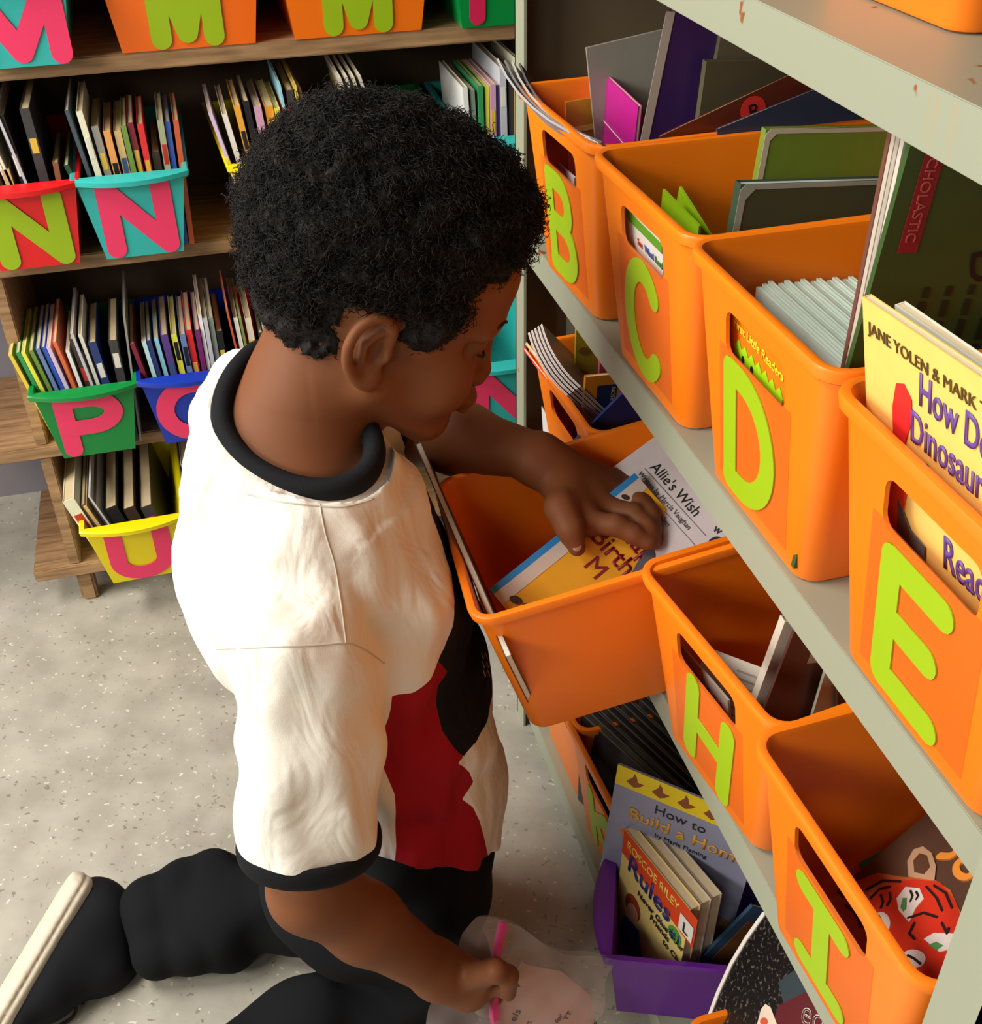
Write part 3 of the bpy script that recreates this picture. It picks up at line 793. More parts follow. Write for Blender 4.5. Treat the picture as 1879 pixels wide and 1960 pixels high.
_n.links.new(_x.outputs['Fac'], _c.inputs['Height']); _n.links.new(_c.outputs[0], _b.inputs['Normal'])
shirt = fs_.mesh('shirt', WHITE, None, 1)
from mathutils.bvhtree import BVHTree
def in_poly(x, z, poly):
    c = False; j = len(poly) - 1
    for i in range(len(poly)):
        if (poly[i][1] > z) != (poly[j][1] > z) and x < (poly[j][0] - poly[i][0]) * (z - poly[i][1]) / (poly[j][1] - poly[i][1]) + poly[i][0]: c = not c
        j = i
    return c
def side_poly(bvh, px, dflt=.76):
    out = []
    for u, v in px:
        d = Vector(CR @ np.array([u - CX, v - CY, FPX])).normalized(); h = bvh.ray_cast(Vector(CAM), d)
        p = h[0] if h[0] is not None else P(u, v, 'y', dflt)
        out.append((p.x, p.z))
    return out
bv = BVHTree.FromPolygons([v.co for v in shirt.data.vertices], [tuple(p.vertices) for p in shirt.data.polygons])
edge = side_poly(bv, [(798, 880), (812, 925), (826, 985), (846, 1040), (864, 1100), (869, 1160), (866, 1200), (850, 1240), (838, 1264)])
mid = side_poly(bv, [(856, 1286), (838, 1312), (834, 1345), (846, 1398), (868, 1430), (888, 1447)])
crm = side_poly(bv, [(906, 1425), (928, 1390), (940, 1340)])
blackP = edge + mid + crm + [(.225, .43), (.32, .46), (.32, .72)]
red = [edge[-1]] + mid + side_poly(bv, [(876, 1460), (898, 1478), (906, 1497), (884, 1530), (905, 1545), (918, 1572)]) + [(.185, .235), (.12, .15), (.05, .15)] + side_poly(bv, [(758, 1618), (755, 1520), (722, 1486), (700, 1400), (742, 1336), (790, 1326), (824, 1300)])
me = shirt.data
axs = NEAR_END - np.array((.026, .706, .645)); axs /= np.linalg.norm(axs)
def poly_sd(px, pz, poly):
    poly = np.array(poly); d = np.full(px.shape, 1e9); ins = np.zeros(px.shape, bool)
    for k in range(len(poly)):
        A = poly[k - 1]; B = poly[k]; e = B - A; t = np.clip(((px - A[0]) * e[0] + (pz - A[1]) * e[1]) / (e @ e + 1e-12), 0, 1)
        d = np.minimum(d, np.hypot(px - A[0] - t * e[0], pz - A[1] - t * e[1]))
        ins ^= ((A[1] > pz) != (B[1] > pz)) & (px < (B[0] - A[0]) * (pz - A[1]) / (B[1] - A[1] + 1e-12) + A[0])
    return np.where(ins, -d, d)
co = np.array([v.co for v in me.vertices]); A0_ = np.array((.026, .706, .645))
q = co - A0_; t = q @ axs; rr = np.linalg.norm(q - t[:, None] * axs, axis=1)
sleeve = np.maximum(np.maximum(rr - .074, -.02 - t), co[:, 1] - .732)
for nm_, pl in (('black_panel', blackP), ('red_panel', red)):
    a = me.attributes.new(nm_, 'FLOAT', 'POINT'); sd_ = np.maximum(poly_sd(co[:, 0], co[:, 2], pl), -sleeve); a.data.foreach_set('value', sd_.astype(np.float32))
_bs = _n.nodes['Principled BSDF']; _src = _bs.inputs['Base Color'].links[0].from_socket
for nm_, rgb in (('red_panel', (158, 16, 30)), ('black_panel', (20, 21, 25))):
    at = _n.nodes.new('ShaderNodeAttribute'); at.attribute_name = nm_; lt = _n.nodes.new('ShaderNodeMath'); lt.operation = 'LESS_THAN'; lt.inputs[1].default_value = 0
    mx = _n.nodes.new('ShaderNodeMixRGB'); _n.links.new(at.outputs['Fac'], lt.inputs[0]); _n.links.new(lt.outputs[0], mx.inputs[0]); _n.links.new(_src, mx.inputs[1]); mx.inputs[2].default_value = srgb(*rgb); _src = mx.outputs[0]
_n.links.new(_src, _bs.inputs['Base Color'])
keep(shirt)
# collar band, sleeve band
BLK = mat('black_ribbing', (20, 21, 25), .85, bump=.2, bscale=700, spec=.2)
def band(name, pts, w, h, parent_keep=True, n=6, up=(0, 0, 1)):
    c = smooth_curve(pts, n, True); rows = []; k = len(c); cen = sum(c, Vector()) / k
    for i in range(k):
        t = (c[(i + 1) % k] - c[i - 1]).normalized(); out = (c[i] - cen); out = (out - t * out.dot(t)).normalized(); upv = t.cross(out)
        rows.append([c[i] + out * (h * math.cos(a)) + upv * (w * math.sin(a)) for a in [2 * math.pi * j / 10 for j in range(10)]])
    rows.append(rows[0]); mb = MB(); mb.grid(rows, True)
    o = mb.build(name, BLK, None, 0, True); return keep(o)
band('collar', col_pts, .0125, .0095)
e = NEAR_END + axs * .010
sx_ = np.cross(axs, (0, 1, 0)); sx_ /= np.linalg.norm(sx_); sy_ = np.cross(axs, sx_)
ring = [Vector(e + sx_ * .0575 * math.cos(a) + sy_ * .0495 * math.sin(a)) for a in [2 * math.pi * j / 16 for j in range(16)]]
band('sleeve_trim', ring, .0105, .0035, n=3)
# seams: shoulder seam and armhole seam, raised stitching lying on the cloth
def on_shirt(px):
    r = []
    for u, v in px:
        d = Vector(CR @ np.array([u - CX, v - CY, FPX])).normalized(); h = bv.ray_cast(Vector(CAM), d)
        if h[0] is not None: r.append(h[0] + h[1] * (.0002 if h[1].dot(d) < 0 else -.0002))
    return r
for px in ([(612, 965), (622, 1020), (640, 1080), (650, 1140), (658, 1200), (662, 1232)], [(414, 1242), (470, 1240), (530, 1238), (600, 1236), (662, 1232), (700, 1245), (735, 1270)], [(470, 945), (530, 960), (600, 968), (660, 970), (715, 955)]):
    pp_ = on_shirt([tuple(q)[:2] for q in smooth_curve([(a, b, 0) for a, b in px], 6)])
    if len(pp_) > 3: keep(tube(pp_, .0007, 5).build('seam', mat('off_white_thread', (200, 194, 182), .8), None, 0, True))
# small gold team lettering on the black front
# ---- trousers
def build_trousers():
    f = Field((-.42, .60, -.01), (.29, 1.06, .48), .0038)
    f.seg((.102, .83, .27), (.100, .83, .22), (.094, .126), (.098, .128), .02, (1, 0, 0))
    f.seg((.100, .835, .36), (.102, .83, .27), (.090, .116), (.094, .122), .02, (1, 0, 0))
    f.ball((.03, .84, .20), (.08, .12, .085), .05)
    for yh, kx, ky in ((.765, .115, .765), (.895, .125, .905)):
        f.seg((.098, yh, .22), (kx, ky, .075), .072, .060, .03)
        f.ball((kx, ky, .068), (.062, .058, .062), .03)
    f.chain([(.115, .765, .062), (-.03, .735, .062), (-.17, .70, .055)], [.058, .058, .048], .02)
    f.chain([(.125, .905, .064), (-.02, .915, .060), (-.11, .925, .056), (-.175, .935, .055)], [.058, .058, .053, .044], .02)
    # bunched cuff rolls
    for x, r in ((-.105, .060), (-.145, .056), (-.180, .046)):
        f.seg((x, .905, .046), (x - .004, .950, .062), r * .80, r * .84, .006)
    X, Y, Z = np.meshgrid(*[f.lo[i] + np.arange(f.n[i]) * f.h for i in range(3)], indexing='ij')
    f.d = (f.d + .0022 * np.sin(62 * X + 18 * Y + 3 * np.sin(30 * Z)) + .0015 * np.sin(48 * Z + 40 * Y - 30 * X)).astype(np.float32)
    f.d = np.maximum(f.d, (.001 - Z).astype(np.float32))
    return f.mesh('trousers', mat('black_fleece', (19, 20, 23), .9, noise=.15, nscale=8, bump=.5, bscale=22, spec=.15), None, 1)
keep(build_trousers())
# ---- far shoe resting on its toe
def build_shoe():
    heel = np.array(P(128, 1705, 'z', .085)); toe = np.array(P(-40, 1985, 'z', .035))
    ax = toe - heel; Ln = np.linalg.norm(ax); ax /= Ln
    nrm = np.array([-.80, .25, .55]); nrm -= ax * (nrm @ ax); nrm /= np.linalg.norm(nrm); sd = np.cross(ax, nrm)
    F = np.stack([ax, sd, nrm])
    f = Field(np.minimum(heel, toe) - .09, np.maximum(heel, toe) + .09, .0026)
    q = lambda a, s, n: heel + ax * a + sd * s + nrm * n
    f.seg(q(.0, 0, -.040), q(Ln - .03, 0, -.026), (.036, .034), (.024, .036), .01, nrm)
    f.seg(q(.010, 0, -.055), q(.055, 0, -.080), (.034, .032), (.040, .034), .02, ax)
    f.seg(q(.05, 0, -.05), q(Ln * .6, 0, -.045), (.045, .033), (.03, .034), .02, nrm)
    up = f.mesh('shoe_upper', mat('black_canvas', (27, 28, 33), .85, spec=.2), None, 1)
    g = Field(np.minimum(heel, toe) - .09, np.maximum(heel, toe) + .09, .0022)
    for s0, s1, n0, n1 in ((0, 1, -.013, .0),):
        g.seg(q(-.004, 0, -.008), q(Ln - .02, 0, -.008), (.022, .0365), (.022, .041), .004, nrm)
    g.seg(q(-.036, 0, -.0155), q(Ln, 0, -.0155), (.0022, .09), (.0022, .09), .002, nrm, sub=True) if 0 else None
    X, Y, Z = np.meshgrid(*[g.lo[i] + np.arange(g.n[i]) * g.h for i in range(3)], indexing='ij')
    nn = (X - heel[0]) * nrm[0] + (Y - heel[1]) * nrm[1] + (Z - heel[2]) * nrm[2]
    aa = (X - heel[0]) * ax[0] + (Y - heel[1]) * ax[1] + (Z - heel[2]) * ax[2]
    g.d = np.maximum(np.maximum(g.d, nn - .006), -.026 - nn)
    g.d = (g.d + .0022 * np.exp(-((nn + .009) / .0018) ** 2) + .0008 * (np.abs(((aa / .022) % 1) - .5) < .03) * (nn > -.006)).astype(np.float32)
    so = g.mesh('shoe_sole', mat('off_white_rubber', (214, 202, 182), .6, noise=.05), None, 1)
    keep(up); keep(so)
    l = tube(smooth_curve([q(.075, .030, -.085), q(.095, .036, -.100), P(140, 1905, 'z', .03), P(146, 1930, 'z', .012), P(135, 1950, 'z', .006), P(115, 1962, 'z', .005)], 6), .0019, 6).build('shoelace', mat('black_lace', (16, 16, 18), .8), None, 0, True)
    keep(l)
build_shoe()

# ------------------------------------------------------------------ books
def book_at(name, M, w, h, t, rgb, label, cat='book', group=None, pages=(222, 205, 170), rough=.35, hard=.0009, curl=0., rgb_back=None, spine_rgb=None, corner=0):
    """x = width from the spine, y = thickness from the front cover, z = height"""
    root = empty(name); root.matrix_world = M
    tag(root, label, cat, group)
    c = cmat(rgb, rough); n = 6 if curl else 1
    def slab(y0, y1, x0, x1, z0, z1, nm, mt, bevel=0):
        mb = MB(); rows = []
        for i in range(n + 1):
            x = x0 + (x1 - x0) * i / n; d = curl * ((x / w - .5) ** 2 - .25) * 4
            rows.append([(x, y0 + d, z0), (x, y1 + d, z0), (x, y1 + d, z1), (x, y0 + d, z1)])
        mb.grid(rows, True, True); return mb
    mb = slab(0, hard, 0, w, 0, h, '', c); m2 = slab(t - hard, t, 0, w, 0, h, '', c); m3 = slab(hard, t - hard, 0, hard, 0, h, '', c)
    k = len(mb.v); mb.v += m2.v; mb.f += [tuple(i + k for i in f) for f in m2.f]; k = len(mb.v); mb.v += m3.v; mb.f += [tuple(i + k for i in f) for f in m3.f]
    mb.build('cover', c, root, 0)
    ins = .0015 if t > .006 else .0004
    slab(hard, t - hard, hard, w - ins, ins * .6, h - ins, '', None).build('pages', mat('pages_%d_%d_%d' % pages, pages, .8, noise=.12, nscale=160), root, 0)
    return root
def frame(X, Z, O):
    X = Vector(X).normalized(); Z = Vector(Z); Z = (Z - X * Z.dot(X)).normalized(); Y = Z.cross(X)
    return Matrix(((X.x, Y.x, Z.x, O[0]), (X.y, Y.y, Z.y, O[1]), (X.z, Y.z, Z.z, O[2]), (0, 0, 0, 1)))
def qbook(name, tl, tr, dn, w, h, t, rgb, label, cat='book', group=None, **k):
    """cover given by its top left corner, a point along the top edge and a point down the left edge"""
    X = (tr - tl).normalized(); Z = tl - dn; M = frame(X, Z, (0, 0, 0)); z = M.to_3x3() @ Vector((0, 0, 1))
    M.translation = tl - z * h
    return book_at(name, M, w, h, t, rgb, label, cat, group, **k)
def patch(parent, poly, mt, name='printed_shape', lift=.0004):
    o = MB().prism(poly, -lift - .0003, -lift + .0001).build(name, mt, parent); return o
def ell(cx, cz, rx, rz, n=20, rot=0):
    c, s = math.cos(R_(rot)), math.sin(R_(rot))
    return [(cx + rx * math.cos(a) * c - rz * math.sin(a) * s, cz + rx * math.cos(a) * s + rz * math.sin(a) * c) for a in [2 * math.pi * i / n for i in range(n)]]
def rect(x0, z0, x1, z1): return [(x0, z0), (x1, z0), (x1, z1), (x0, z1)]

NAMES = {'dark green': (28, 62, 40), 'slate': (52, 66, 74), 'ivory': (206, 196, 168), 'smoky grey': (120, 118, 114), 'cartoon orange': (226, 130, 70), 'tan': (176, 148, 98), 'leaf green': (92, 120, 52),
 'maroon': (104, 26, 40), 'bright red': (186, 34, 36), 'dark brown': (44, 32, 26), 'sage': (136, 140, 110), 'royal blue': (42, 74, 160), 'rust': (168, 72, 40), 'crimson': (150, 36, 48), 'pinkish white': (214, 190, 186),
 'black': (20, 20, 24), 'silver grey': (160, 162, 170), 'chestnut': (110, 72, 46), 'lilac': (176, 160, 206), 'white': (222, 220, 214), 'ochre': (196, 138, 42), 'mauve': (170, 128, 158), 'orange': (222, 128, 36),
 'lemon yellow': (232, 198, 60), 'scarlet': (206, 40, 44), 'pale blue': (120, 176, 206), 'navy': (30, 44, 92), 'mint': (160, 206, 196), 'violet': (70, 46, 110), 'plum': (96, 28, 84), 'grey green': (110, 124, 112),
 'mustard': (206, 168, 52), 'brick orange': (190, 92, 56), 'steel blue': (84, 104, 148), 'pine green': (40, 120, 70), 'coffee': (82, 58, 44), 'charcoal': (48, 46, 48), 'cream': (220, 208, 178), 'teal': (40, 120, 124), 'rose': (196, 90, 120)}
NAMES = {a: tuple(int(min(238, 12 + q * 1.18)) for q in c) for a, c in NAMES.items()}
def fill(bx, by, bz, items, where, x0, group, depth=.012, back=.0):
    """books standing spine out in a small bin; items = (colour, thickness, height, depth, lean degrees)"""
    x = x0; prev = None
    for i, it in enumerate(items):
        cn, t, h, d, lean = it; h = h * 1.10; d = d + .03
        nxt = items[i + 1][0] if i + 1 < len(items) else None
        a = R_(lean)
        M = Matrix.Translation((bx + x + t, by + depth + (.003 if i % 2 else 0), bz + .004)) @ Matrix.Rotation(a, 4, 'Y') @ Matrix.Rotation(R_(90), 4, 'Z')
        if prev is None: lab = '%s spine at the left end of the %s' % (cn, where)
        elif nxt is None: lab = '%s spine at the right end of the %s' % (cn, where)
        else: lab = '%s spine between the %s and %s in the %s' % (cn, prev, nxt, where)
        b = book_at('book', M, d, h, t, NAMES[cn], lab, group=group, pages=(196, 176, 140))
        if t > .007:   # printed band on the spine
            z0 = h * random.uniform(.55, .75); z1 = z0 + h * random.uniform(.08, .2)
            MB().box((-.0004, t * .15, z0), (.0001, t * .85, z1)).build('spine_label', cmat(random.choice([(230, 226, 214), (226, 190, 70), (30, 30, 40), (190, 50, 44), (60, 90, 140)])), b)
        x += t + .0012 + abs(math.tan(a)) * .004; prev = cn
    return x
def fb(bn, off, items, where, x0, group): fill(bn.location.x, bn.location.y, bn.location.z, items, where, x0, group)
fb(bN1, 0, [('bright red', .009, .150, .11, 0), ('crimson', .012, .135, .11, -4), ('pinkish white', .009, .128, .11, -4), ('coffee', .006, .125, .11, -6), ('tan', .010, .118, .11, -4), ('white', .0035, .190, .13, -10), ('ivory', .0035, .188, .13, -10), ('black', .009, .180, .13, -6), ('silver grey', .0035, .188, .13, -9), ('charcoal', .012, .185, .13, -2), ('chestnut', .007, .120, .11, 2)], 'red N bin', -.053, 'books in the red N bin')
fb(bN2, 0, [('dark green', .006, .120, .12, -14), ('slate', .005, .180, .13, -7), ('ivory', .008, .178, .12, -5), ('smoky grey', .009, .158, .11, -4), ('cartoon orange', .009, .152, .11, -3), ('tan', .009, .150, .12, -2), ('leaf green', .007, .156, .11, -2), ('maroon', .008, .158, .11, -2), ('bright red', .008, .156, .11, -1), ('dark brown', .010, .120, .12, 0), ('sage', .008, .158, .11, 1), ('royal blue', .007, .155, .11, 1), ('rust', .007, .157, .11, 2)], 'turquoise N bin', -.050, 'books in the turquoise N bin')
fb(bN3, 0, [('lilac', .005, .165, .12, -12), ('white', .007, .160, .12, -9), ('ochre', .008, .168, .11, -6), ('black', .008, .172, .11, -5), ('mauve', .010, .165, .11, -4), ('orange', .011, .163, .11, -3), ('lemon yellow', .007, .160, .11, -3), ('scarlet', .008, .158, .11, -2), ('pale blue', .003, .188, .13, -5), ('charcoal', .010, .18, .12, -4), ('mustard', .004, .185, .12, -4), ('chestnut', .004, .18, .12, -4)], 'yellow second-shelf bin', -.050, 'books in the yellow second-shelf bin')
for i in range(4):
    M = Matrix.Translation((bS.location.x - .02 + .009 * i, bS.location.y + .012, bS.location.z + .004)) @ Matrix.Rotation(R_(-14), 4, 'Y') @ Matrix.Rotation(R_(90), 4, 'Z')
    book_at('magazine', M, .15, .215, .004, (214, 208, 196), 'thin white magazine arching above the boy\'s hair on the second shelf', 'magazine', 'bent magazines above the hair')
fb(bS, 0, [('charcoal', .004, .15, .12, -4), ('mustard', .0035, .18, .12, -4), ('leaf green', .0035, .178, .12, -2), ('black', .007, .15, .12, 0)], 'bin behind the hair', -.062, 'dark books behind the hair')
fb(bN4, 0, [('white', .007, .165, .12, -3), ('grey green', .006, .16, .12, -2), ('pine green', .007, .165, .12, -1), ('lemon yellow', .005, .163, .12, 0), ('mauve', .008, .165, .12, 0), ('violet', .007, .163, .12, 0), ('silver grey', .009, .185, .13, -1), ('charcoal', .007, .170, .12, 0), ('tan', .007, .168, .12, 0), ('ivory', .005, .188, .13, 0), ('sage', .013, .176, .12, 1), ('smoky grey', .004, .180, .13, 3)], 'post-side turquoise bin', -.062, 'books in the turquoise bin next to the steel post')
fb(bP, 0, [('mustard', .005, .158, .12, -12), ('pine green', .0055, .158, .12, -11), ('lemon yellow', .0055, .158, .12, -11), ('leaf green', .0055, .158, .12, -10), ('steel blue', .0055, .160, .12, -9), ('royal blue', .0055, .160, .12, -9), ('lilac', .0055, .160, .12, -9), ('brick orange', .005, .165, .12, -8), ('white', .005, .150, .11, -6), ('dark brown', .010, .165, .12, -5), ('silver grey', .004, .175, .13, -7), ('cream', .005, .170, .11, -6), ('navy', .011, .158, .11, -5), ('charcoal', .012, .155, .12, 0), ('smoky grey', .003, .19, .13, 4)], 'green P bin', -.055, 'books in the green P bin')
fb(bQ, 0, [('maroon', .006, .150, .11, -8), ('mint', .006, .148, .11, -5), ('navy', .006, .150, .11, -5), ('pale blue', .006, .150, .11, -4), ('violet', .010, .155, .11, -3), ('lemon yellow', .008, .152, .11, -2), ('steel blue', .008, .152, .11, -1), ('bright red', .009, .156, .11, -1), ('plum', .007, .156, .11, 0), ('white', .005, .175, .12, 0), ('silver grey', .006, .170, .12, 0), ('grey green', .007, .170, .12, 0), ('black', .009, .150, .11, 0)], 'blue bin', -.052, 'books in the blue bin')
fb(bW, 0, [('rust', .003, .178, .12, -4), ('white', .006, .165, .12, -3), ('leaf green', .004, .165, .12, -3), ('ivory', .009, .162, .12, -2), ('charcoal', .006, .14, .12, 0), ('cream', .006, .155, .12, 0)], 'bin behind the shoulder', -.072, 'books behind the shoulder')
fb(bU, 0, [('ivory', .018, .150, .13, -16), ('coffee', .006, .135, .13, -16), ('tan', .005, .135, .13, -18), ('charcoal', .006, .14, .13, -16), ('silver grey', .003, .15, .17, -18), ('black', .018, .125, .18, -16), ('dark brown', .018, .12, .18, -14), ('charcoal', .018, .115, .18, -12)], 'yellow U bin', -.052, 'books in the yellow U bin')
fb(bV, 0, [('silver grey', .012, .150, .13, -8), ('smoky grey', .010, .15, .13, -8), ('black', .010, .13, .12, -4), ('ivory', .010, .14, .12, 0)], 'purple bin behind the shirt', -.050, 'books in the purple bin behind the shirt')
yb = qbook('book', Vector((.452, YB + .04, .455)), Vector((.49, YB + .02, .455)), Vector((.452 - .03, YB + .04, .34)), .09, .15, .006, (230, 224, 30), 'yellow-edged book leaning beside the turquoise bin on the third shelf') if 0 else None
o = book_at('book', Matrix.Translation((.478, YB - .055, BT[3] + .001)) @ Matrix.Rotation(R_(16), 4, 'Y') @ Matrix.Rotation(R_(90), 4, 'Z'), .12, .13, .005, (236, 222, 20), 'yellow book leaning between the turquoise third-shelf bin and the steel post')

# ---- featured books
BK = cmat((26, 24, 26)); 
# E tote: dinosaur picture book
d = qbook('picture_book', P(1650, 568, 'x', .323), P(1879, 724, 'x', .323), P(1659, 760, 'x', .334), .165, .212, .005, (243, 205, 110), 'yellow picture book about dinosaurs learning to read, standing in the E tote')
txt(d, 'JANE YOLEN & MARK TEAGUE', .006, .194, .0098, cmat((86, 70, 30)), bold=.02, name='author_text')
PT = cmat((104, 72, 150))
txt(d, 'How Do', .052, .174, .027, PT, bold=.025, rot=-3, sx=.62); txt(d, 'Dinosaurs', .044, .149, .027, PT, bold=.025, rot=-2, sx=.62); txt(d, 'Learn to', .057, .124, .026, PT, bold=.025, rot=-3, sx=.62); txt(d, 'Read?', .074, .086, .030, PT, bold=.03, sx=.62)
REDP = cmat((206, 40, 40))
patch(d, [(.028, .125), (.028, .160), (.032, .176), (.039, .179), (.046, .173), (.046, .160), (.040, .145), (.036, .125)], REDP, 'red_tail_shape')
patch(d, [(.012, .085), (.020, .122), (.026, .132), (.036, .130), (.042, .117), (.036, .095), (.030, .065), (.010, .065)], cmat((226, 70, 40)), 'red_body_shape')
patch(d, [(.030, .072), (.032, .105), (.044, .090), (.058, .088), (.056, .056), (.042, .058)], cmat((96, 92, 88)), 'grey_book_shape', .0008)
patch(d, rect(.0, .0, .164, .030), cmat((246, 170, 80)), 'orange_ground', .0002)
o = qbook('book', P(1712, 583, 'x', .335), P(1879, 700, 'x', .335), P(1722, 700, 'x', .342), .13, .20, .006, (232, 232, 220), 'white-edged book with a green corner right behind the yellow dinosaur book')
patch(o, [(.0, .16), (.0, .187), (.02, .187), (.05, .165)], cmat((40, 130, 60)), 'green_corner')
# D tote: green back cover, orange early reader, pack of slim readers
g = qbook('picture_book', P(1745, 268, 'y', .530), P(1960, 262, 'y', .530), P(1672, 640, 'y', .534), .20, .285, .004, (58, 84, 42), 'large green book, back cover showing, rising from the D tote to the top shelf')
s = patch(g, rect(.010, .222, .022, .285), cmat((150, 34, 44)), 'red_strip'); txt(g, 'SCHOLASTIC', .0125, .280, .0088, cmat((190, 90, 80)), rot=-90, y=-.0012, name='publisher_text')
DG = cmat((30, 44, 26))
for k in range(5):
    zz_ = .200
    for q_ in range(9):
        ln_ = .006 + .004 * ((q_ * 7 + k * 3) % 3); patch(g, rect(.034 + .015 * k, zz_ - ln_, .038 + .015 * k, zz_), DG, 'unreadable_print'); zz_ -= ln_ + .003
txt(g, 'D', .058, .222, .032, BK, rot=-80, name='handwritten_letter')
for k in range(4):
    c = [(200, 190, 178), (170, 160, 150), (188, 176, 160), (110, 70, 58), (206, 206, 204)][k]
    t0 = P(1742 - 1.5 * k, 266, 'y', .533); 
    q = qbook('book', t0, t0 + Vector((1, 0, 0)), P(1668 - 1.5 * k, 640, 'y', .537), .17, .275, .0035, c, '%s slim book tucked against the left side of the large green back cover' % ['off-white', 'grey-brown', 'beige', 'reddish brown', 'pale grey'][k], group='slim books beside the green back cover')
    q.location.y += .005 + .0037 * k
fl = qbook('early_reader', P(1403, 577, 'x', .337), P(1510, 697, 'x', .337), P(1400, 640, 'x', .339), .085, .150, .004, (240, 120, 20), 'orange early reader showing through the hand slot of the D tote')
txt(fl, 'First Little Readers', .004, .134, .0098, cmat((250, 226, 30)), name='title_text', bold=.02)
gp = []
for k in range(15): gp.append((.008 + .0052 * k, .122 + (.006 if k % 2 else 0)))
patch(fl, gp + [(.08, .108), (.008, .108)], cmat((150, 214, 20)), 'green_spiky_shape')
for ex in (.022, .036): patch(fl, ell(ex, .117, .0022, .003), BK, 'eye_dot', .0008)
for k in range(22):
    x = .366 + .0042 * k
    b = book_at('early_reader', frame((0, -1, .0), (.02, 0, 1), (x, .690, ZM + .004)), .135, .138 + .002 * (k % 3) - .0003 * k, .0032, (196, 212, 200), 'pale green-white slim reader packed upright inside the D tote', group='slim readers packed in the D tote', pages=(214, 222, 212))
# C tote
c1 = qbook('picture_book', P(1466, 248, 'y', .862), P(1700, 243, 'y', .862), P(1460, 400, 'y', .862), .19, .186, .008, (122, 148, 52), 'large leaf-green book with rounded corner at the back of the C tote')
patch(c1, [(0, 0), (.005, 0), (.005, .177), (.010, .1825), (.19, .1825), (.19, .186), (.004, .186), (0, .182)], cmat((214, 204, 182)), 'worn_edge')
c2 = qbook('board_book', P(1418, 353, 'y', .775), P(1690, 345, 'y', .775), P(1404, 432, 'y', .775), .19, .175, .010, (58, 76, 58), 'dark green book with worn pale edges in the C tote', pages=(190, 200, 190))
patch(c2, [(0, 0), (.004, 0), (.0055, .163), (.012, .171), (.19, .1725), (.19, .175), (.004, .175), (0, .171)], cmat((150, 166, 156)), 'worn_edge')
for k, (u, v, u2, v2) in enumerate(((1268, 362, 1345, 440), (1300, 357, 1352, 440))):
    q = qbook('booklet', P(u, v, 'x', .366 + .02 * k), P(u2, v2, 'x', .366 + .02 * k), P(u - 3, v + 50, 'x', .366 + .02 * k), .075, .14, .002, (150, 196, 26), ['lime green booklet nearest the slot of the C tote', 'pointed lime green booklet behind the other in the C tote'][k], 'booklet')
sp = qbook('early_reader', P(1199, 386, 'x', .337), P(1264, 450, 'x', .337), P(1198, 430, 'x', .339), .078, .148, .003, (232, 232, 226), 'white reader with a green stripe seen through the slot of the C tote')
patch(sp, rect(0, .134, .078, .142), cmat((96, 160, 40)), 'green_stripe')
txt(sp, 'See', .024, .121, .008, cmat((200, 50, 40)), bold=.02); txt(sp, 'What', .040, .121, .008, cmat((40, 80, 170)), bold=.02); txt(sp, 'I Read', .058, .121, .008, cmat((60, 130, 50)), bold=.02)
# B tote
b1 = qbook('picture_book', P(1283, 22, 'y', .962), P(1400, 30, 'y', .962), P(1222, 262, 'y', .968), .15, .27, .006, (62, 36, 98), 'tall dark purple book leaning in the B tote', pages=(190, 180, 178))
patch(b1, rect(-.004, 0, .004, .27), cmat((190, 180, 172)), 'page_edge')
mg = qbook('book', P(1141, 128, 'x', .392), P(1226, 208, 'x', .392), P(1139, 262, 'x', .390), .115, .175, .004, (178, 28, 128), 'magenta book with thin white lines in the B tote')
for z in (.135, .10): patch(mg, [(0, z), (.115, z - .004), (.115, z - .0033), (0, z + .0007)], WHITEP, 'white_line')
q = qbook('book', P(1122, 92, 'y', 1.075), P(1264, 58, 'y', 1.075), P(1126, 230, 'y', 1.075), .14, .23, .003, (150, 148, 136), 'pale grey glossy cover behind the magenta book in the B tote')
patch(q, [(.09, .10), (.10, .12), (.105, .16), (.112, .13), (.12, .10)], cmat((150, 74, 50)), 'brown_figure_shape')
q = qbook('book', P(1082, 196, 'y', 1.085), P(1124, 189, 'y', 1.085), P(1084, 260, 'y', 1.085), .035, .13, .003, (196, 134, 40), 'ochre book low at the far end of the B tote'); patch(q, rect(.004, .10, .033, .105), cmat((230, 190, 90)), 'yellow_line')
for k in range(4):
    a = P(950 + 14 * k, 114 + 3 * k, 'y', 1.15); b_ = P(1134 + 5 * k, 274, 'y', .925 - .004 * k)
    q = qbook('magazine', a, b_, a + Vector((.045, .075, -.055)), (b_ - a).length, .07, .002, [(170, 168, 172), (120, 118, 122), (196, 190, 186), (90, 88, 96)][k], '%s thin magazine fanning out over the far rim of the B tote' % ['outermost silver', 'second, mid grey', 'third, whitish', 'innermost dark grey'][k], 'magazine', 'magazines fanning out of the B tote', curl=.012)
q = qbook('book', P(1262, 262, 'y', .925), P(1452, 172, 'y', .925), P(1275, 300, 'y', .925), .14, .10, .003, (96, 40, 26), 'reddish brown book with a round red R sticker in the B tote')
patch(q, ell(.084, .086, .0115, .0115), cmat((220, 50, 44)), 'round_sticker'); txt(q, 'R', .079, .079, .018, BK, y=-.0012, name='sticker_letter')
q = qbook('book', P(1372, 248, 'y', .913), P(1475, 206, 'y', .913), P(1380, 290, 'y', .913), .13, .08, .003, (50, 58, 84), 'dark blue book slanting beside the R sticker book')
q = qbook('book', P(1474, 206, 'y', .920), P(1562, 175, 'y', .920), P(1480, 260, 'y', .920), .10, .10, .003, (58, 84, 96), 'dull blue-green card at the near side of the B tote')
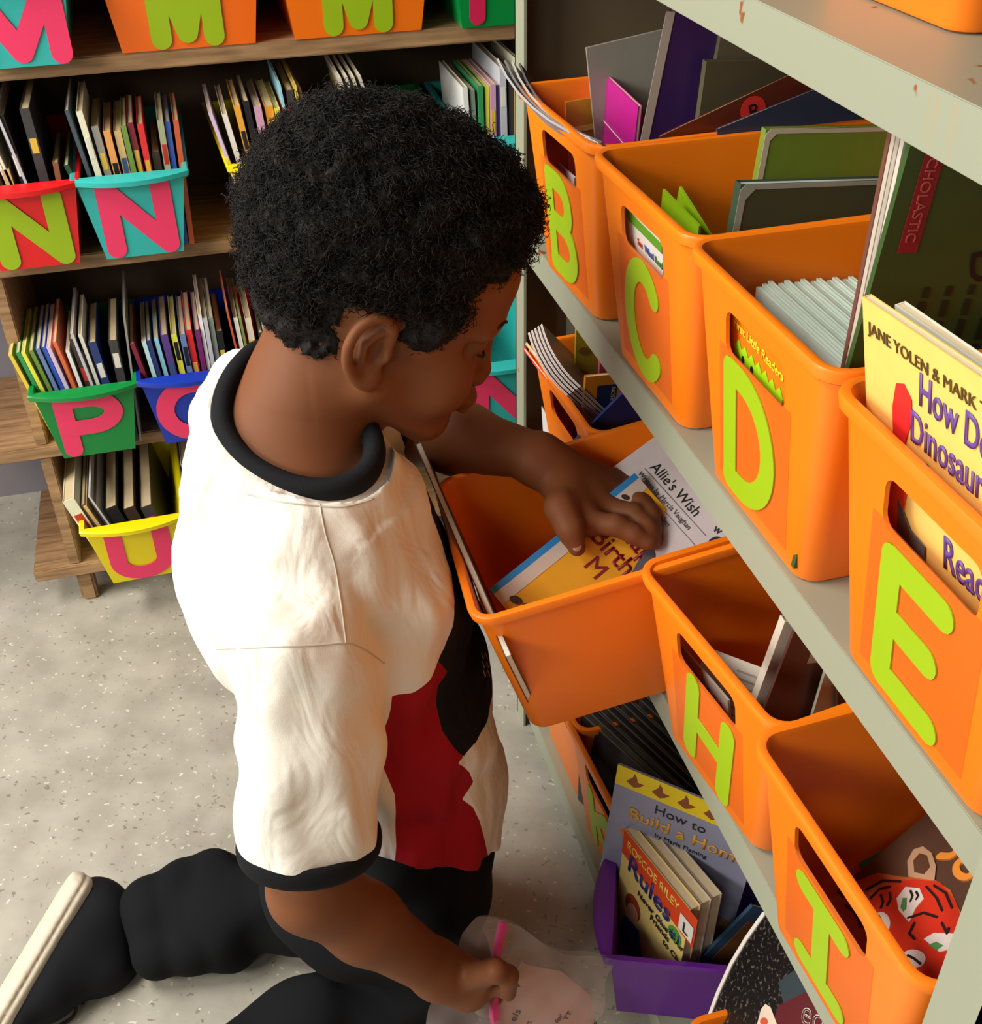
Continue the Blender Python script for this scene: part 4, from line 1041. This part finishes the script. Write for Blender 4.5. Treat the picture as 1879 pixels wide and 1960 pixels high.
q = qbook('binder', P(1352, 118, 'y', .945), P(1560, 112, 'y', .945), P(1340, 175, 'y', .945), .13, .10, .008, (88, 82, 62), 'dull olive box file lying in the shade behind the purple book')
q = qbook('book', P(1380, 66, 'y', .957), P(1460, 70, 'y', .957), P(1366, 115, 'y', .957), .10, .06, .006, (104, 98, 78), 'pale olive book furthest back behind the purple book')
for n_ in range(2):
    q = qbook('booklet', P(1068 - 2 * n_, 312 + 6 * n_, 'x', .350 + .004 * n_), P(1092, 334 + 4 * n_, 'x', .350 + .004 * n_), P(1068, 312, 'x', .350) + Vector((.006, 0, -.1)), .05, .10, .002, (226, 214, 214), ['white booklet with red lines in the slot of the B tote', 'second white booklet in the slot of the B tote'][n_], 'booklet')
    patch(q, rect(0, .085, .07, .089), cmat((200, 30, 50)), 'red_line'); patch(q, rect(0, .075, .07, .078), cmat((200, 30, 50)), 'red_line')
# F tote
q = qbook('book', P(1000, 668, 'y', 1.078), P(1055, 740, 'y', 1.01), P(1000, 668, 'y', 1.078) + Vector((.06, 0, -.09)), .11, .11, .003, (206, 44, 34), 'red-orange book at the front of the tote beyond the wrist')
patch(q, rect(.01, .078, .03, .095), cmat((226, 90, 70)), 'pale_box')
q2 = qbook('book', P(1004, 658, 'y', 1.083), P(1058, 728, 'y', 1.015), P(1004, 658, 'y', 1.083) + Vector((.06, 0, -.09)), .112, .115, .003, (196, 160, 90), 'tan book directly behind the red-orange one')
for k in range(5):
    a = P(1010 + 6 * k, 638 - 4 * k, 'y', 1.080); b_ = P(1084 + 6 * k, 758 - 4 * k, 'y', .965)
    qbook('early_reader', a, b_, a + Vector((.075, 0, -.09)), (b_ - a).length, .12, .0022, (206, 196, 192), '%s white reader in the fan behind the red-orange book' % ['front', 'second', 'middle', 'fourth', 'rearmost'][k], group='white readers fanned in the tote beyond the wrist', curl=.006, pages=(120, 60, 50))
q = qbook('picture_book', P(1103, 612, 'y', 1.065), P(1190, 600, 'y', 1.065), P(1105, 720, 'y', 1.065), .10, .195, .004, (168, 146, 40), 'mustard book with brown leaf pattern in the tote beyond the wrist')
for i in range(14): patch(q, ell(.01 + .024 * (i % 4) + .006 * (i % 2), .185 - .014 * (i // 2), .0075, .0045, 10, 40 * i), cmat((126, 100, 30)), 'leaf_print')
q = qbook('book', P(1148, 685, 'y', 1.02), P(1230, 673, 'y', 1.02), P(1145, 740, 'y', 1.02), .10, .17, .005, (176, 76, 96), 'dusty pink book with a worn white edge in the tote beyond the wrist', pages=(226, 214, 208))
q = qbook('textbook', P(1121, 722, 'y', .972), P(1203, 714, 'y', .972), P(1122, 815, 'y', .972), .046, .155, .005, (216, 138, 22), 'orange-yellow reader with a dark blue publisher panel', pages=(226, 216, 190))
patch(q, rect(.013, .113, .034, .144), cmat((38, 46, 92)), 'blue_panel'); txt(q, 'PEARSON', .0325, .116, .0065, cmat((200, 190, 160)), rot=90, y=-.0012, name='publisher_text', sx=.9)
q = qbook('book', P(1212, 733, 'y', .945), P(1290, 800, 'y', .945), P(1168, 812, 'y', .945), .11, .15, .004, (28, 50, 118), 'dark blue book tilted in the near corner of the tote beyond the wrist')
for k in range(2):
    q = qbook('booklet', P(1036 + 4 * k, 778 + 8 * k, 'x', .354), P(1062, 826 + 4 * k, 'x', .354), P(1036, 778, 'x', .354) + Vector((.008, 0, -.1)), .055, .08, .001, (226, 224, 222), ['outer white booklet in the slot beyond the wrist', 'inner white booklet in the slot beyond the wrist'][k], 'booklet')
# G tote
hb0, hb1, hb2 = P(936, 1128, 'y', .772), P(1176, 936, 'y', .820), P(1085, 1112, 'y', .752)
ez = (hb1 - hb0).normalized(); xx = Vector((.42, -.60, -.42)); xx -= ez * xx.dot(ez)
Mx = frame(xx, ez, hb0)
hb = book_at('picture_book', Mx, .088, .172, .004, (222, 160, 40), 'golden birthday picture book with a blue spine under the fingers in the tilted tote')
patch(hb, rect(0, 0, .006, .172), cmat((40, 130, 196)), 'blue_border'); patch(hb, rect(.006, 0, .018, .172), cmat((200, 186, 176)), 'photo_strip', .0003)
MR = cmat((130, 24, 40))
txt(hb, 'Happy', .030, .122, .024, MR, bold=.015); txt(hb, 'Birthday', .019, .100, .024, MR, bold=.015); txt(hb, 'M', .035, .078, .024, MR, bold=.015)
for (x, z, r) in ((.012, .150, .0040), (.013, .140, .003), (.012, .095, .006), (.014, .082, .0045), (.022, .012, .006), (.035, .016, .007), (.05, .014, .005), (.06, .024, .007)): patch(hb, ell(x, z, r, r * .6, 12, 30), cmat((60, 44, 30)), 'dark_animal_shape', .0008)
al = qbook('picture_book', P(1258, 832, 'y', .868), P(1416, 1000, 'y', .752), P(1196, 928, 'y', .838), .150, .105, .003, (206, 198, 200), 'grey-white story book with black top strip at the back of the tilted tote', pages=(60, 50, 44))
patch(al, rect(0, .101, .150, .105), BK, 'black_strip')
txt(al, "Allie's Wish", .024, .078, .0145, INK); txt(al, 'Written by Marcia Vaughan', .022, .066, .0070, cmat((70, 66, 70))); txt(al, 'Illustrated by Jay Allen', .022, .054, .0070, cmat((70, 66, 70)))
patch(al, rect(.022, .0742, .115, .0747), cmat((110, 104, 108)), 'rule_line'); patch(al, rect(.022, .0615, .118, .0619), cmat((110, 104, 108)), 'rule_line')
patch(al, ell(.126, .076, .0060, .0075), cmat((22, 24, 50)), 'dark_dot'); txt(al, 'w', .114, .082, .011, INK, name='handwritten_mark', rot=12)
patch(al, [(.02, .0), (.028, .025), (.045, .040), (.06, .034), (.075, .040), (.10, .030), (.12, .015), (.13, .0)], cmat((74, 68, 78)), 'dark_photo_shape')
q = qbook('card', P(1232, 906, 'y', .848), P(1274, 940, 'y', .825), P(1212, 938, 'y', .838), .022, .024, .002, (196, 34, 60), 'small red card tucked between the fingers and the grey-white story book', 'card')
q = qbook('card', P(1208, 908, 'y', .852), P(1224, 914, 'y', .846), P(1199, 928, 'y', .846), .010, .018, .002, (40, 44, 130), 'small blue card corner left of the red card', 'card')
ch0 = P(794, 850, 'y', .905)
ch = qbook('picture_book', ch0, P(928, 1168, 'y', .728), P(900, 1080, 'y', .905), .235, .15, .006, (70, 48, 38), 'brown-backed picture book pressed between the boy\'s chest and the tilted tote', pages=(226, 218, 200))
# H tote
q = qbook('worksheet', P(1300, 1232, 'x', .336), P(1396, 1345, 'x', .334), P(1300, 1290, 'x', .338), .10, .045, .002, (196, 186, 176), 'printed sheet showing through the hand slot of the H tote', 'paper')
for k in range(14): stroke_mesh([[(.008 + .013 * (k % 7), .034 - .014 * (k // 7)), (.014 + .013 * (k % 7), .026 - .014 * (k // 7) - .002 * (k % 2))]], .0016).build('unreadable_print', INK, q)
q = qbook('worksheet', P(1352, 1238, 'y', .665), P(1490, 1290, 'y', .62), P(1400, 1330, 'y', .63), .09, .06, .0012, (200, 190, 176), 'grey printed sheet leaning inside the H tote', 'paper')
for k in range(7): patch(q, rect(.030, .050 - .006 * k, .080 - .004 * (k % 3), .0515 - .006 * k), cmat((150, 142, 132)), 'unreadable_print')
q = qbook('book', P(1528, 1188, 'y', .585), P(1640, 1180, 'y', .585), P(1500, 1390, 'y', .590), .052, .17, .003, (88, 52, 42), 'dark brown worn book standing in the H tote'); patch(q, rect(.022, .125, .050, .135), cmat((170, 146, 116)), 'torn_label')
q = qbook('book', P(1502, 1190, 'y', .595), P(1528, 1188, 'y', .595), P(1478, 1390, 'y', .600), .05, .17, .008, (206, 196, 180), 'pale page block beside the dark brown worn book in the H tote')
q = qbook('book', P(1604, 1262, 'y', .568), P(1680, 1235, 'y', .568), P(1580, 1370, 'y', .573), .10, .15, .004, (70, 54, 44), 'curled brown book near the middle shelf edge in the H tote', pages=(120, 112, 98))
q = qbook('magazine', P(1590, 1250, 'y', .575), P(1612, 1246, 'y', .575), P(1573, 1370, 'y', .58), .018, .15, .003, (186, 188, 168), 'grey-green paper edges beside the curled brown book', 'magazine')
# I tote
tg = qbook('picture_book', P(1655, 1640, 'y', .452), P(1790, 1895, 'y', .335) * .0 + P(1625, 1700, 'y', .452), P(1640, 1660, 'y', .452), .1, .1, .003, (88, 62, 50), 'x') if 0 else None
A0, A1, A2 = P(1600, 1705, 'y', .455), P(1800, 1535, 'y', .468), P(1760, 1860, 'x', .350)
Mt = frame(A1 - A0, A0 - A2, A0); zt = Mt.to_3x3() @ Vector((0, 0, 1)); Mt.translation = A0 - zt * .15
tg = book_at('picture_book', Mt, .22, .15, .004, (88, 64, 52), 'glossy brown picture book with a red tiger face in the I tote', rough=.12)
TI = tg.matrix_world.inverted()
def T(u, v):
    d_ = Vector(CR @ np.array([u - CX, v - CY, FPX])); o_ = TI @ Vector(CAM); dd = TI.to_3x3() @ d_; k = -o_.y / dd.y; p = o_ + dd * k; return (p.x, p.z)
TRED, TWH, TGR, TOR = cmat((204, 52, 34), .2), cmat((224, 212, 204), .2), cmat((80, 140, 84), .2), cmat((196, 92, 44), .2)
patch(tg, [T(*p) for p in ((1640, 1688), (1680, 1672), (1730, 1680), (1785, 1682), (1820, 1705), (1845, 1760), (1860, 1830), (1810, 1900), (1740, 1850), (1690, 1810), (1650, 1770), (1600, 1740))], TOR, 'orange_fur')
patch(tg, [T(*p) for p in ((1668, 1720), (1700, 1692), (1750, 1685), (1800, 1690), (1832, 1730), (1845, 1790), (1830, 1850), (1780, 1880), (1730, 1840), (1690, 1790), (1665, 1750))], TRED, 'red_face', .0007)
patch(tg, [T(*p) for p in ((1740, 1680), (1738, 1650), (1750, 1628), (1768, 1622), (1785, 1635), (1793, 1660), (1790, 1688))], cmat((190, 150, 120), .2), 'tiger_ear', .0009)
patch(tg, [T(*p) for p in ((1752, 1672), (1750, 1650), (1762, 1636), (1776, 1640), (1782, 1662), (1770, 1676))], cmat((92, 64, 48), .2), 'inner_ear', .0012)
patch(tg, [T(*p) for p in ((1722, 1745), (1718, 1722), (1735, 1700), (1762, 1703), (1770, 1722), (1755, 1740), (1742, 1768))], TWH, 'white_eye_patch', .0011)
patch(tg, [T(*p) for p in ((1770, 1800), (1790, 1788), (1830, 1790), (1840, 1815), (1800, 1825))], TWH, 'white_eye_patch', .0011)
patch(tg, [T(*p) for p in ((1726, 1740), (1730, 1722), (1738, 1722), (1737, 1742), (1731, 1748))], TGR, 'green_eye', .0014)
patch(tg, [T(*p) for p in ((1780, 1812), (1795, 1806), (1808, 1813), (1795, 1822))], TGR, 'green_eye', .0014)
patch(tg, [T(1688 + 18 * math.cos(a), 1770 + 22 * math.sin(a)) for a in [i * .42 for i in range(15)]], TWH, 'white_muzzle', .0011)
patch(tg, [T(1750 + 24 * math.cos(a), 1838 + 18 * math.sin(a)) for a in [i * .42 for i in range(15)]], TWH, 'white_muzzle', .0011)
for st in (((1660, 1705), (1690, 1688), (1725, 1690)), ((1668, 1722), (1685, 1704), (1705, 1700)), ((1790, 1698), (1812, 1712), (1824, 1740)), ((1775, 1700), (1795, 1722), (1805, 1745)), ((1740, 1760), (1770, 1750), (1795, 1758)), ((1620, 1735), (1640, 1750), (1648, 1775)), ((1700, 1735), (1706, 1725), (1705, 1712)), ((1688, 1740), (1692, 1728), (1688, 1716)), ((1805, 1770), (1815, 1790), (1818, 1780)), ((1752, 1770), (1742, 1790), (1752, 1800)), ((1745, 1708), (1749, 1718), (1745, 1728)), ((1756, 1710), (1760, 1718), (1756, 1724)), ((1684, 1756), (1690, 1768), (1688, 1782)), ((1740, 1832), (1752, 1838), (1764, 1848))):
    stroke_mesh([[T(*p) for p in st]], .0017, d=.0017).build('black_stripe', BK, tg)
stroke_mesh([[T(*p) for p in smooth_curve([(a, b, 0) for a, b in ((1800, 1640), (1820, 1640), (1835, 1628))], 3) for p in [(p[0], p[1])]]], .006, d=.0011).build('title_letter', cmat((240, 150, 60), .2), tg)
stroke_mesh([[T(1848 + 17 * math.cos(a), 1664 + 17 * math.sin(a)) for a in [i * .42 for i in range(16)]]], .0055, d=.0011).build('title_letter', cmat((240, 150, 60), .2), tg)
q = qbook('book', P(1642, 1650, 'y', .476), P(1785, 1548, 'y', .488), P(1650, 1670, 'y', .470), .13, .06, .003, (40, 130, 118), 'thin teal book edge behind the tiger picture book')
# bottom shelf
PB = small_bin_mesh(.132, .108, .116, .120, .20); PB.materials.append(mat('plastic_purple', (100, 34, 150), .3))
pb = bpy.data.objects.new('letter_bin', PB); COL.objects.link(pb)
c_ = P(1180, 1934, 'z', ZB + .001); ang = R_(-112)
off = Matrix.Rotation(ang, 3, 'Z') @ Vector((.054, 0, 0)); pb.location = Vector((c_.x, c_.y, ZB + .0005)) - off; pb.rotation_euler = (0, 0, ang)
tag(pb, 'purple bin with a curved lip on the bottom steel shelf holding chapter books', 'bin')
for k in range(3):
    a, b_ = P(1187, 1592, 'z', .250), P(1327, 1766, 'z', .250); dx = Vector((.0140 * k, .005 * k, 0)); 
    M = frame(b_ - a, (0.04, 0, 1), a + dx + Vector((0, 0, -.150)))
    r = book_at('chapter_book', M, (b_ - a).length * .90, .150 - .002 * k, .0130, [(232, 208, 130), (206, 196, 182), (190, 180, 166)][k], ['front chapter book with orange band and white L sticker in the purple bin', 'middle chapter book of three in the purple bin', 'rear chapter book of three in the purple bin'][k])
    if k == 0:
        W_ = (b_ - a).length
        patch(r, [(0, .115), (W_, .105), (W_, .150), (0, .150)], cmat((214, 70, 30)), 'orange_band')
        txt(r, 'ROSCOE RILEY', .008, .131, .0165, cmat((240, 200, 90)), y=-.0012, bold=.02, sx=W_ / .152); txt(r, 'Rules', .012, .103, .036, cmat((44, 46, 130)), y=-.0014, bold=.04, rot=-3)
        patch(r, ell(W_ - .028, .093, .011, .010), cmat((90, 160, 50)), 'green_blob', .0009); txt(r, '#1', W_ - .036, .087, .018, cmat((30, 50, 120)), y=-.0018, bold=.03)
        patch(r, rect(W_ - .024, .111, W_ - .002, .135), WHITEP, 'white_sticker', .0018); txt(r, 'L', W_ - .018, .115, .020, BK, y=-.0024, bold=.02, name='sticker_letter')
        for i, ln in enumerate(('Never Glue Your', 'Friends', 'to Chairs')): txt(r, ln, .035 + .025 * i, .083 - .011 * i, .0115, BK, y=-.0012, bold=.01)
        patch(r, ell(.030, .055, .014, .018), cmat((140, 60, 34)), 'red_hair_shape'); patch(r, ell(.031, .048, .010, .012), cmat((214, 150, 120)), 'face_shape', .0008); patch(r, [(.015, .0), (.018, .03), (.045, .032), (.055, .0)], cmat((90, 110, 170)), 'blue_shirt_shape')
hw = qbook('early_reader', P(1183, 1462, 'z', .338), P(1372, 1540, 'z', .330), P(1208, 1610, 'y', .765), .155, .215, .002, (146, 150, 178), 'lavender-grey reader with a yellow top band in the purple bin')
patch(hw, rect(0, .186, .155, .2148), cmat((242, 214, 20)), 'yellow_band')
for k in range(4):
    x = .012 + .028 * k; patch(hw, [(x, .196), (x + .006, .205), (x + .007, .211), (x + .010, .207), (x + .012, .200), (x + .019, .200), (x + .015, .195), (x + .009, .191)], cmat((140, 76, 40)), 'small_bird_print', .0008)
patch(hw, ell(.124, .199, .011, .011), cmat((40, 180, 70)), 'green_sticker', .0008); txt(hw, 'L', .120, .193, .014, BK, y=-.0014, name='sticker_letter')
txt(hw, 'How to', .046, .166, .018, BK); txt(hw, 'Build a Home', .020, .143, .0235, cmat((232, 170, 60)), bold=.03, y=-.0008); txt(hw, 'by Maria Fleming', .052, .130, .0085, BK, bold=.01)
patch(hw, ell(.080, .085, .016, .026, 20, 35), cmat((206, 150, 30)), 'yellow_bird_shape'); patch(hw, ell(.076, .092, .006, .014, 16, 40), cmat((40, 30, 20)), 'dark_wing_shape', .0008)
nm = mat('dry_grass_print', (150, 126, 84), .6, noise=.7, nscale=300); patch(hw, [(.06, .05), (.09, .062), (.13, .052), (.155, .045), (.155, 0), (.0, 0), (.03, .02)], nm, 'straw_shape')
for k in range(16):
    u0, v0 = 1112 + 11 * k, 1368 - 2.5 * k; a = P(u0, v0, 'z', .240 + .006 * (k % 3)); b_ = P(u0 + 128, v0 + 118, 'z', .240 + .006 * (k % 3))
    M = frame(b_ - a, (0, 0, 1), a + Vector((0, 0, -.15)))
    book_at('magazine', M, .17, .15 + .003 * (k % 3), .0035, [(52, 52, 50), (70, 66, 58), (40, 42, 44)][k % 3], 'thin dark magazine in the slanted row behind the purple bin', 'magazine', 'dark magazines slanted in a row behind the purple bin', pages=(120, 112, 98))
q = qbook('book', P(1440, 1735, 'y', .66), P(1480, 1745, 'y', .66), P(1415, 1840, 'y', .66), .05, .15, .004, (60, 90, 120), 'blue and brown book beside the rear chapter book in the purple bin')
patch(q, rect(.012, .05, .045, .13), cmat((130, 84, 40)), 'brown_panel')
# black speckled folder
S0, S1, S2 = P(1458, 1752, 'y', .585), P(1620, 1800, 'y', .50), P(1352, 1960, 'y', .555)
SPK = bpy.data.materials.new('black_speckle'); SPK.use_nodes = True; nt = SPK.node_tree; bs = nt.nodes['Principled BSDF']
tc = nt.nodes.new('ShaderNodeTexCoord'); nn = nt.nodes.new('ShaderNodeTexNoise'); nn.inputs['Scale'].default_value = 260; nn.inputs['Detail'].default_value = 6; nt.links.new(tc.outputs['Object'], nn.inputs[0])
rp = nt.nodes.new('ShaderNodeValToRGB'); rp.color_ramp.elements[0].position = .56; rp.color_ramp.elements[0].color = srgb(18, 16, 16); rp.color_ramp.elements[1].position = .66; rp.color_ramp.elements[1].color = srgb(96, 88, 80); nt.links.new(nn.outputs['Fac'], rp.inputs[0]); nt.links.new(rp.outputs[0], bs.inputs['Base Color']); bs.inputs['Roughness'].default_value = .35
sb = empty('picture_book'); Ms = frame(S1 - S0, S0 - S2, S0); zz = Ms.to_3x3() @ Vector((0, 0, 1)); Ms.translation = S0 - zz * .24; sb.matrix_world = Ms
tag(sb, 'black speckled book with a curved white edge leaning below the I tote', 'book')
SI = Ms.inverted()
def TS(u, v):
    d_ = Vector(CR @ np.array([u - CX, v - CY, FPX])); o_ = SI @ Vector(CAM); dd = SI.to_3x3() @ d_; k = -o_.y / dd.y; p = o_ + dd * k; return (p.x, p.z)
edge_ = [TS(*p) for p in ((1462, 1750), (1430, 1795), (1400, 1845), (1375, 1900), (1352, 1962), (1345, 1990))]
out = edge_ + [TS(1700, 2080), TS(1700, 1800)]
MB().prism(out, 0, .004).build('cover', SPK, sb)
stroke_mesh([edge_], .0042, d=.0012).build('white_edge', WHITEP, sb)
patch(sb, [TS(*p) for p in ((1490, 1925), (1560, 1890), (1640, 1870), (1640, 1990), (1470, 1990))], cmat((84, 18, 24)), 'dark_red_panel')
patch(sb, [TS(*p) for p in ((1490, 1880), (1530, 1850), (1600, 1850), (1560, 1890), (1500, 1920))], cmat((44, 56, 62)), 'slate_panel', .0003)
pos = TS(1532, 1955); txt(sb, 'eq', pos[0], pos[1], .030, cmat((210, 204, 200)), y=-.0014, rot=-6); txt(sb, 'eq', pos[0] + .0004, pos[1], .0296, cmat((84, 18, 24)), y=-.0020, rot=-6, bold=-.02)
patch(sb, [TS(*p) for p in ((1448, 1970), (1458, 1932), (1466, 1922), (1476, 1928), (1490, 1965), (1490, 1990), (1445, 1990))], cmat((214, 196, 176)), 'pale_beak_shape', .0008)
patch(sb, [TS(1464 + 7 * math.cos(a), 1956 + 8 * math.sin(a)) for a in [i * .5 for i in range(13)]], cmat((200, 80, 50)), 'red_eye_shape', .0014)

# ---- clear zip bag with a note, pinched in the near hand
B0, B1, B2 = P(918, 1757, 'y', .675), P(1182, 1846, 'y', .665), P(935, 2010, 'y', .615)
bag = empty('zip_bag'); Mb = frame(B1 - B0, B0 - B2, B0); bag.matrix_world = Mb; tag(bag, 'clear zip-lock bag with a pink slider strip held in the near hand', 'bag')
BI = Mb.inverted()
def TB(u, v):
    d_ = Vector(CR @ np.array([u - CX, v - CY, FPX])); o_ = BI @ Vector(CAM); dd = BI.to_3x3() @ d_; k = -o_.y / dd.y; p = o_ + dd * k; return (p.x, p.z)
bw, bh = (B1 - B0).length, .15
for s_, nm_ in ((0, 'front_film'), (.012, 'back_film')):
    rows = []
    for i in range(25):
        r = []
        for j in range(17):
            x = -.004 + (bw + .004) * i / 24; z = -bh * j / 16
            x2 = x - .006 * math.sin(j * .8); z2 = z + .010 * math.sin(2.6 * i / 24 * math.pi) * (1 - j / 16) * .6
            ed = min(i, 24 - i, 8) / 8
            r.append((x2, (s_ - .006) * min(1, ed * 1.5) + .0022 * math.sin(i * 1.1 + j * .7) + .0018 * math.sin(i * .5 - j * 1.3), z2))
        rows.append(r)
    mb = MB(); mb.grid(rows); mb.build(nm_, CLEAR, bag, 0, True)
ZP = film_mat('pink_zip_strip', (214, 60, 130), .8, .3)
stroke_mesh([[TB(*p) for p in ((958, 1766), (948, 1810), (940, 1860), (940, 1920), (945, 1975))]], .0062, d=.0085).build('zip_strip', ZP, bag)
nt_ = empty('paper_note'); nt_.matrix_world = Mb @ Matrix.Translation((0, .001, 0)); tag(nt_, 'creased pale pink paper note with handwriting inside the clear bag', 'paper')
NP = mat('pink_note_paper', (206, 176, 168), .8, noise=.08, nscale=14)
poly = [TB(*p) for p in ((1000, 1842), (1010, 1848), (1075, 1860), (1130, 1905), (1150, 2000), (950, 2000), (952, 1930), (975, 1890))]
MB().prism(poly, 0, .0006).build('sheet', NP, nt_)
for s_, (u, v), sz, rt in (('W', (985, 1908), .014, 80), ('E', (972, 1882), .010, 80), ('els', (986, 1958), .012, 85), ('rt', (1012, 1968), .009, 85), ('for', (1068, 1960), .008, 80), ('TT', (1085, 1955), .008, 80), ('and', (1130, 1975), .008, 70)):
    p = TB(u, v); txt(nt_, s_, p[0], p[1], sz, INK, rot=rt, name='handwriting', y=-.0004)
# small gold lettering on the shirt front
for k, (u, v) in enumerate(((926, 1255), (928, 1272), (930, 1288))):
    pp_ = on_shirt([(u - 6 + 4 * i, v + (6 if i % 2 else -6)) for i in range(7)])
    if len(pp_) > 3: keep(tube(pp_, .0008, 5).build('gold_lettering', cmat((150, 120, 70)), None, 0, True))
bpy.context.view_layer.update()

for o in S.objects:
    if o.get('label') and len(o['label'].split()) > 16: print('LONG', o['label'])
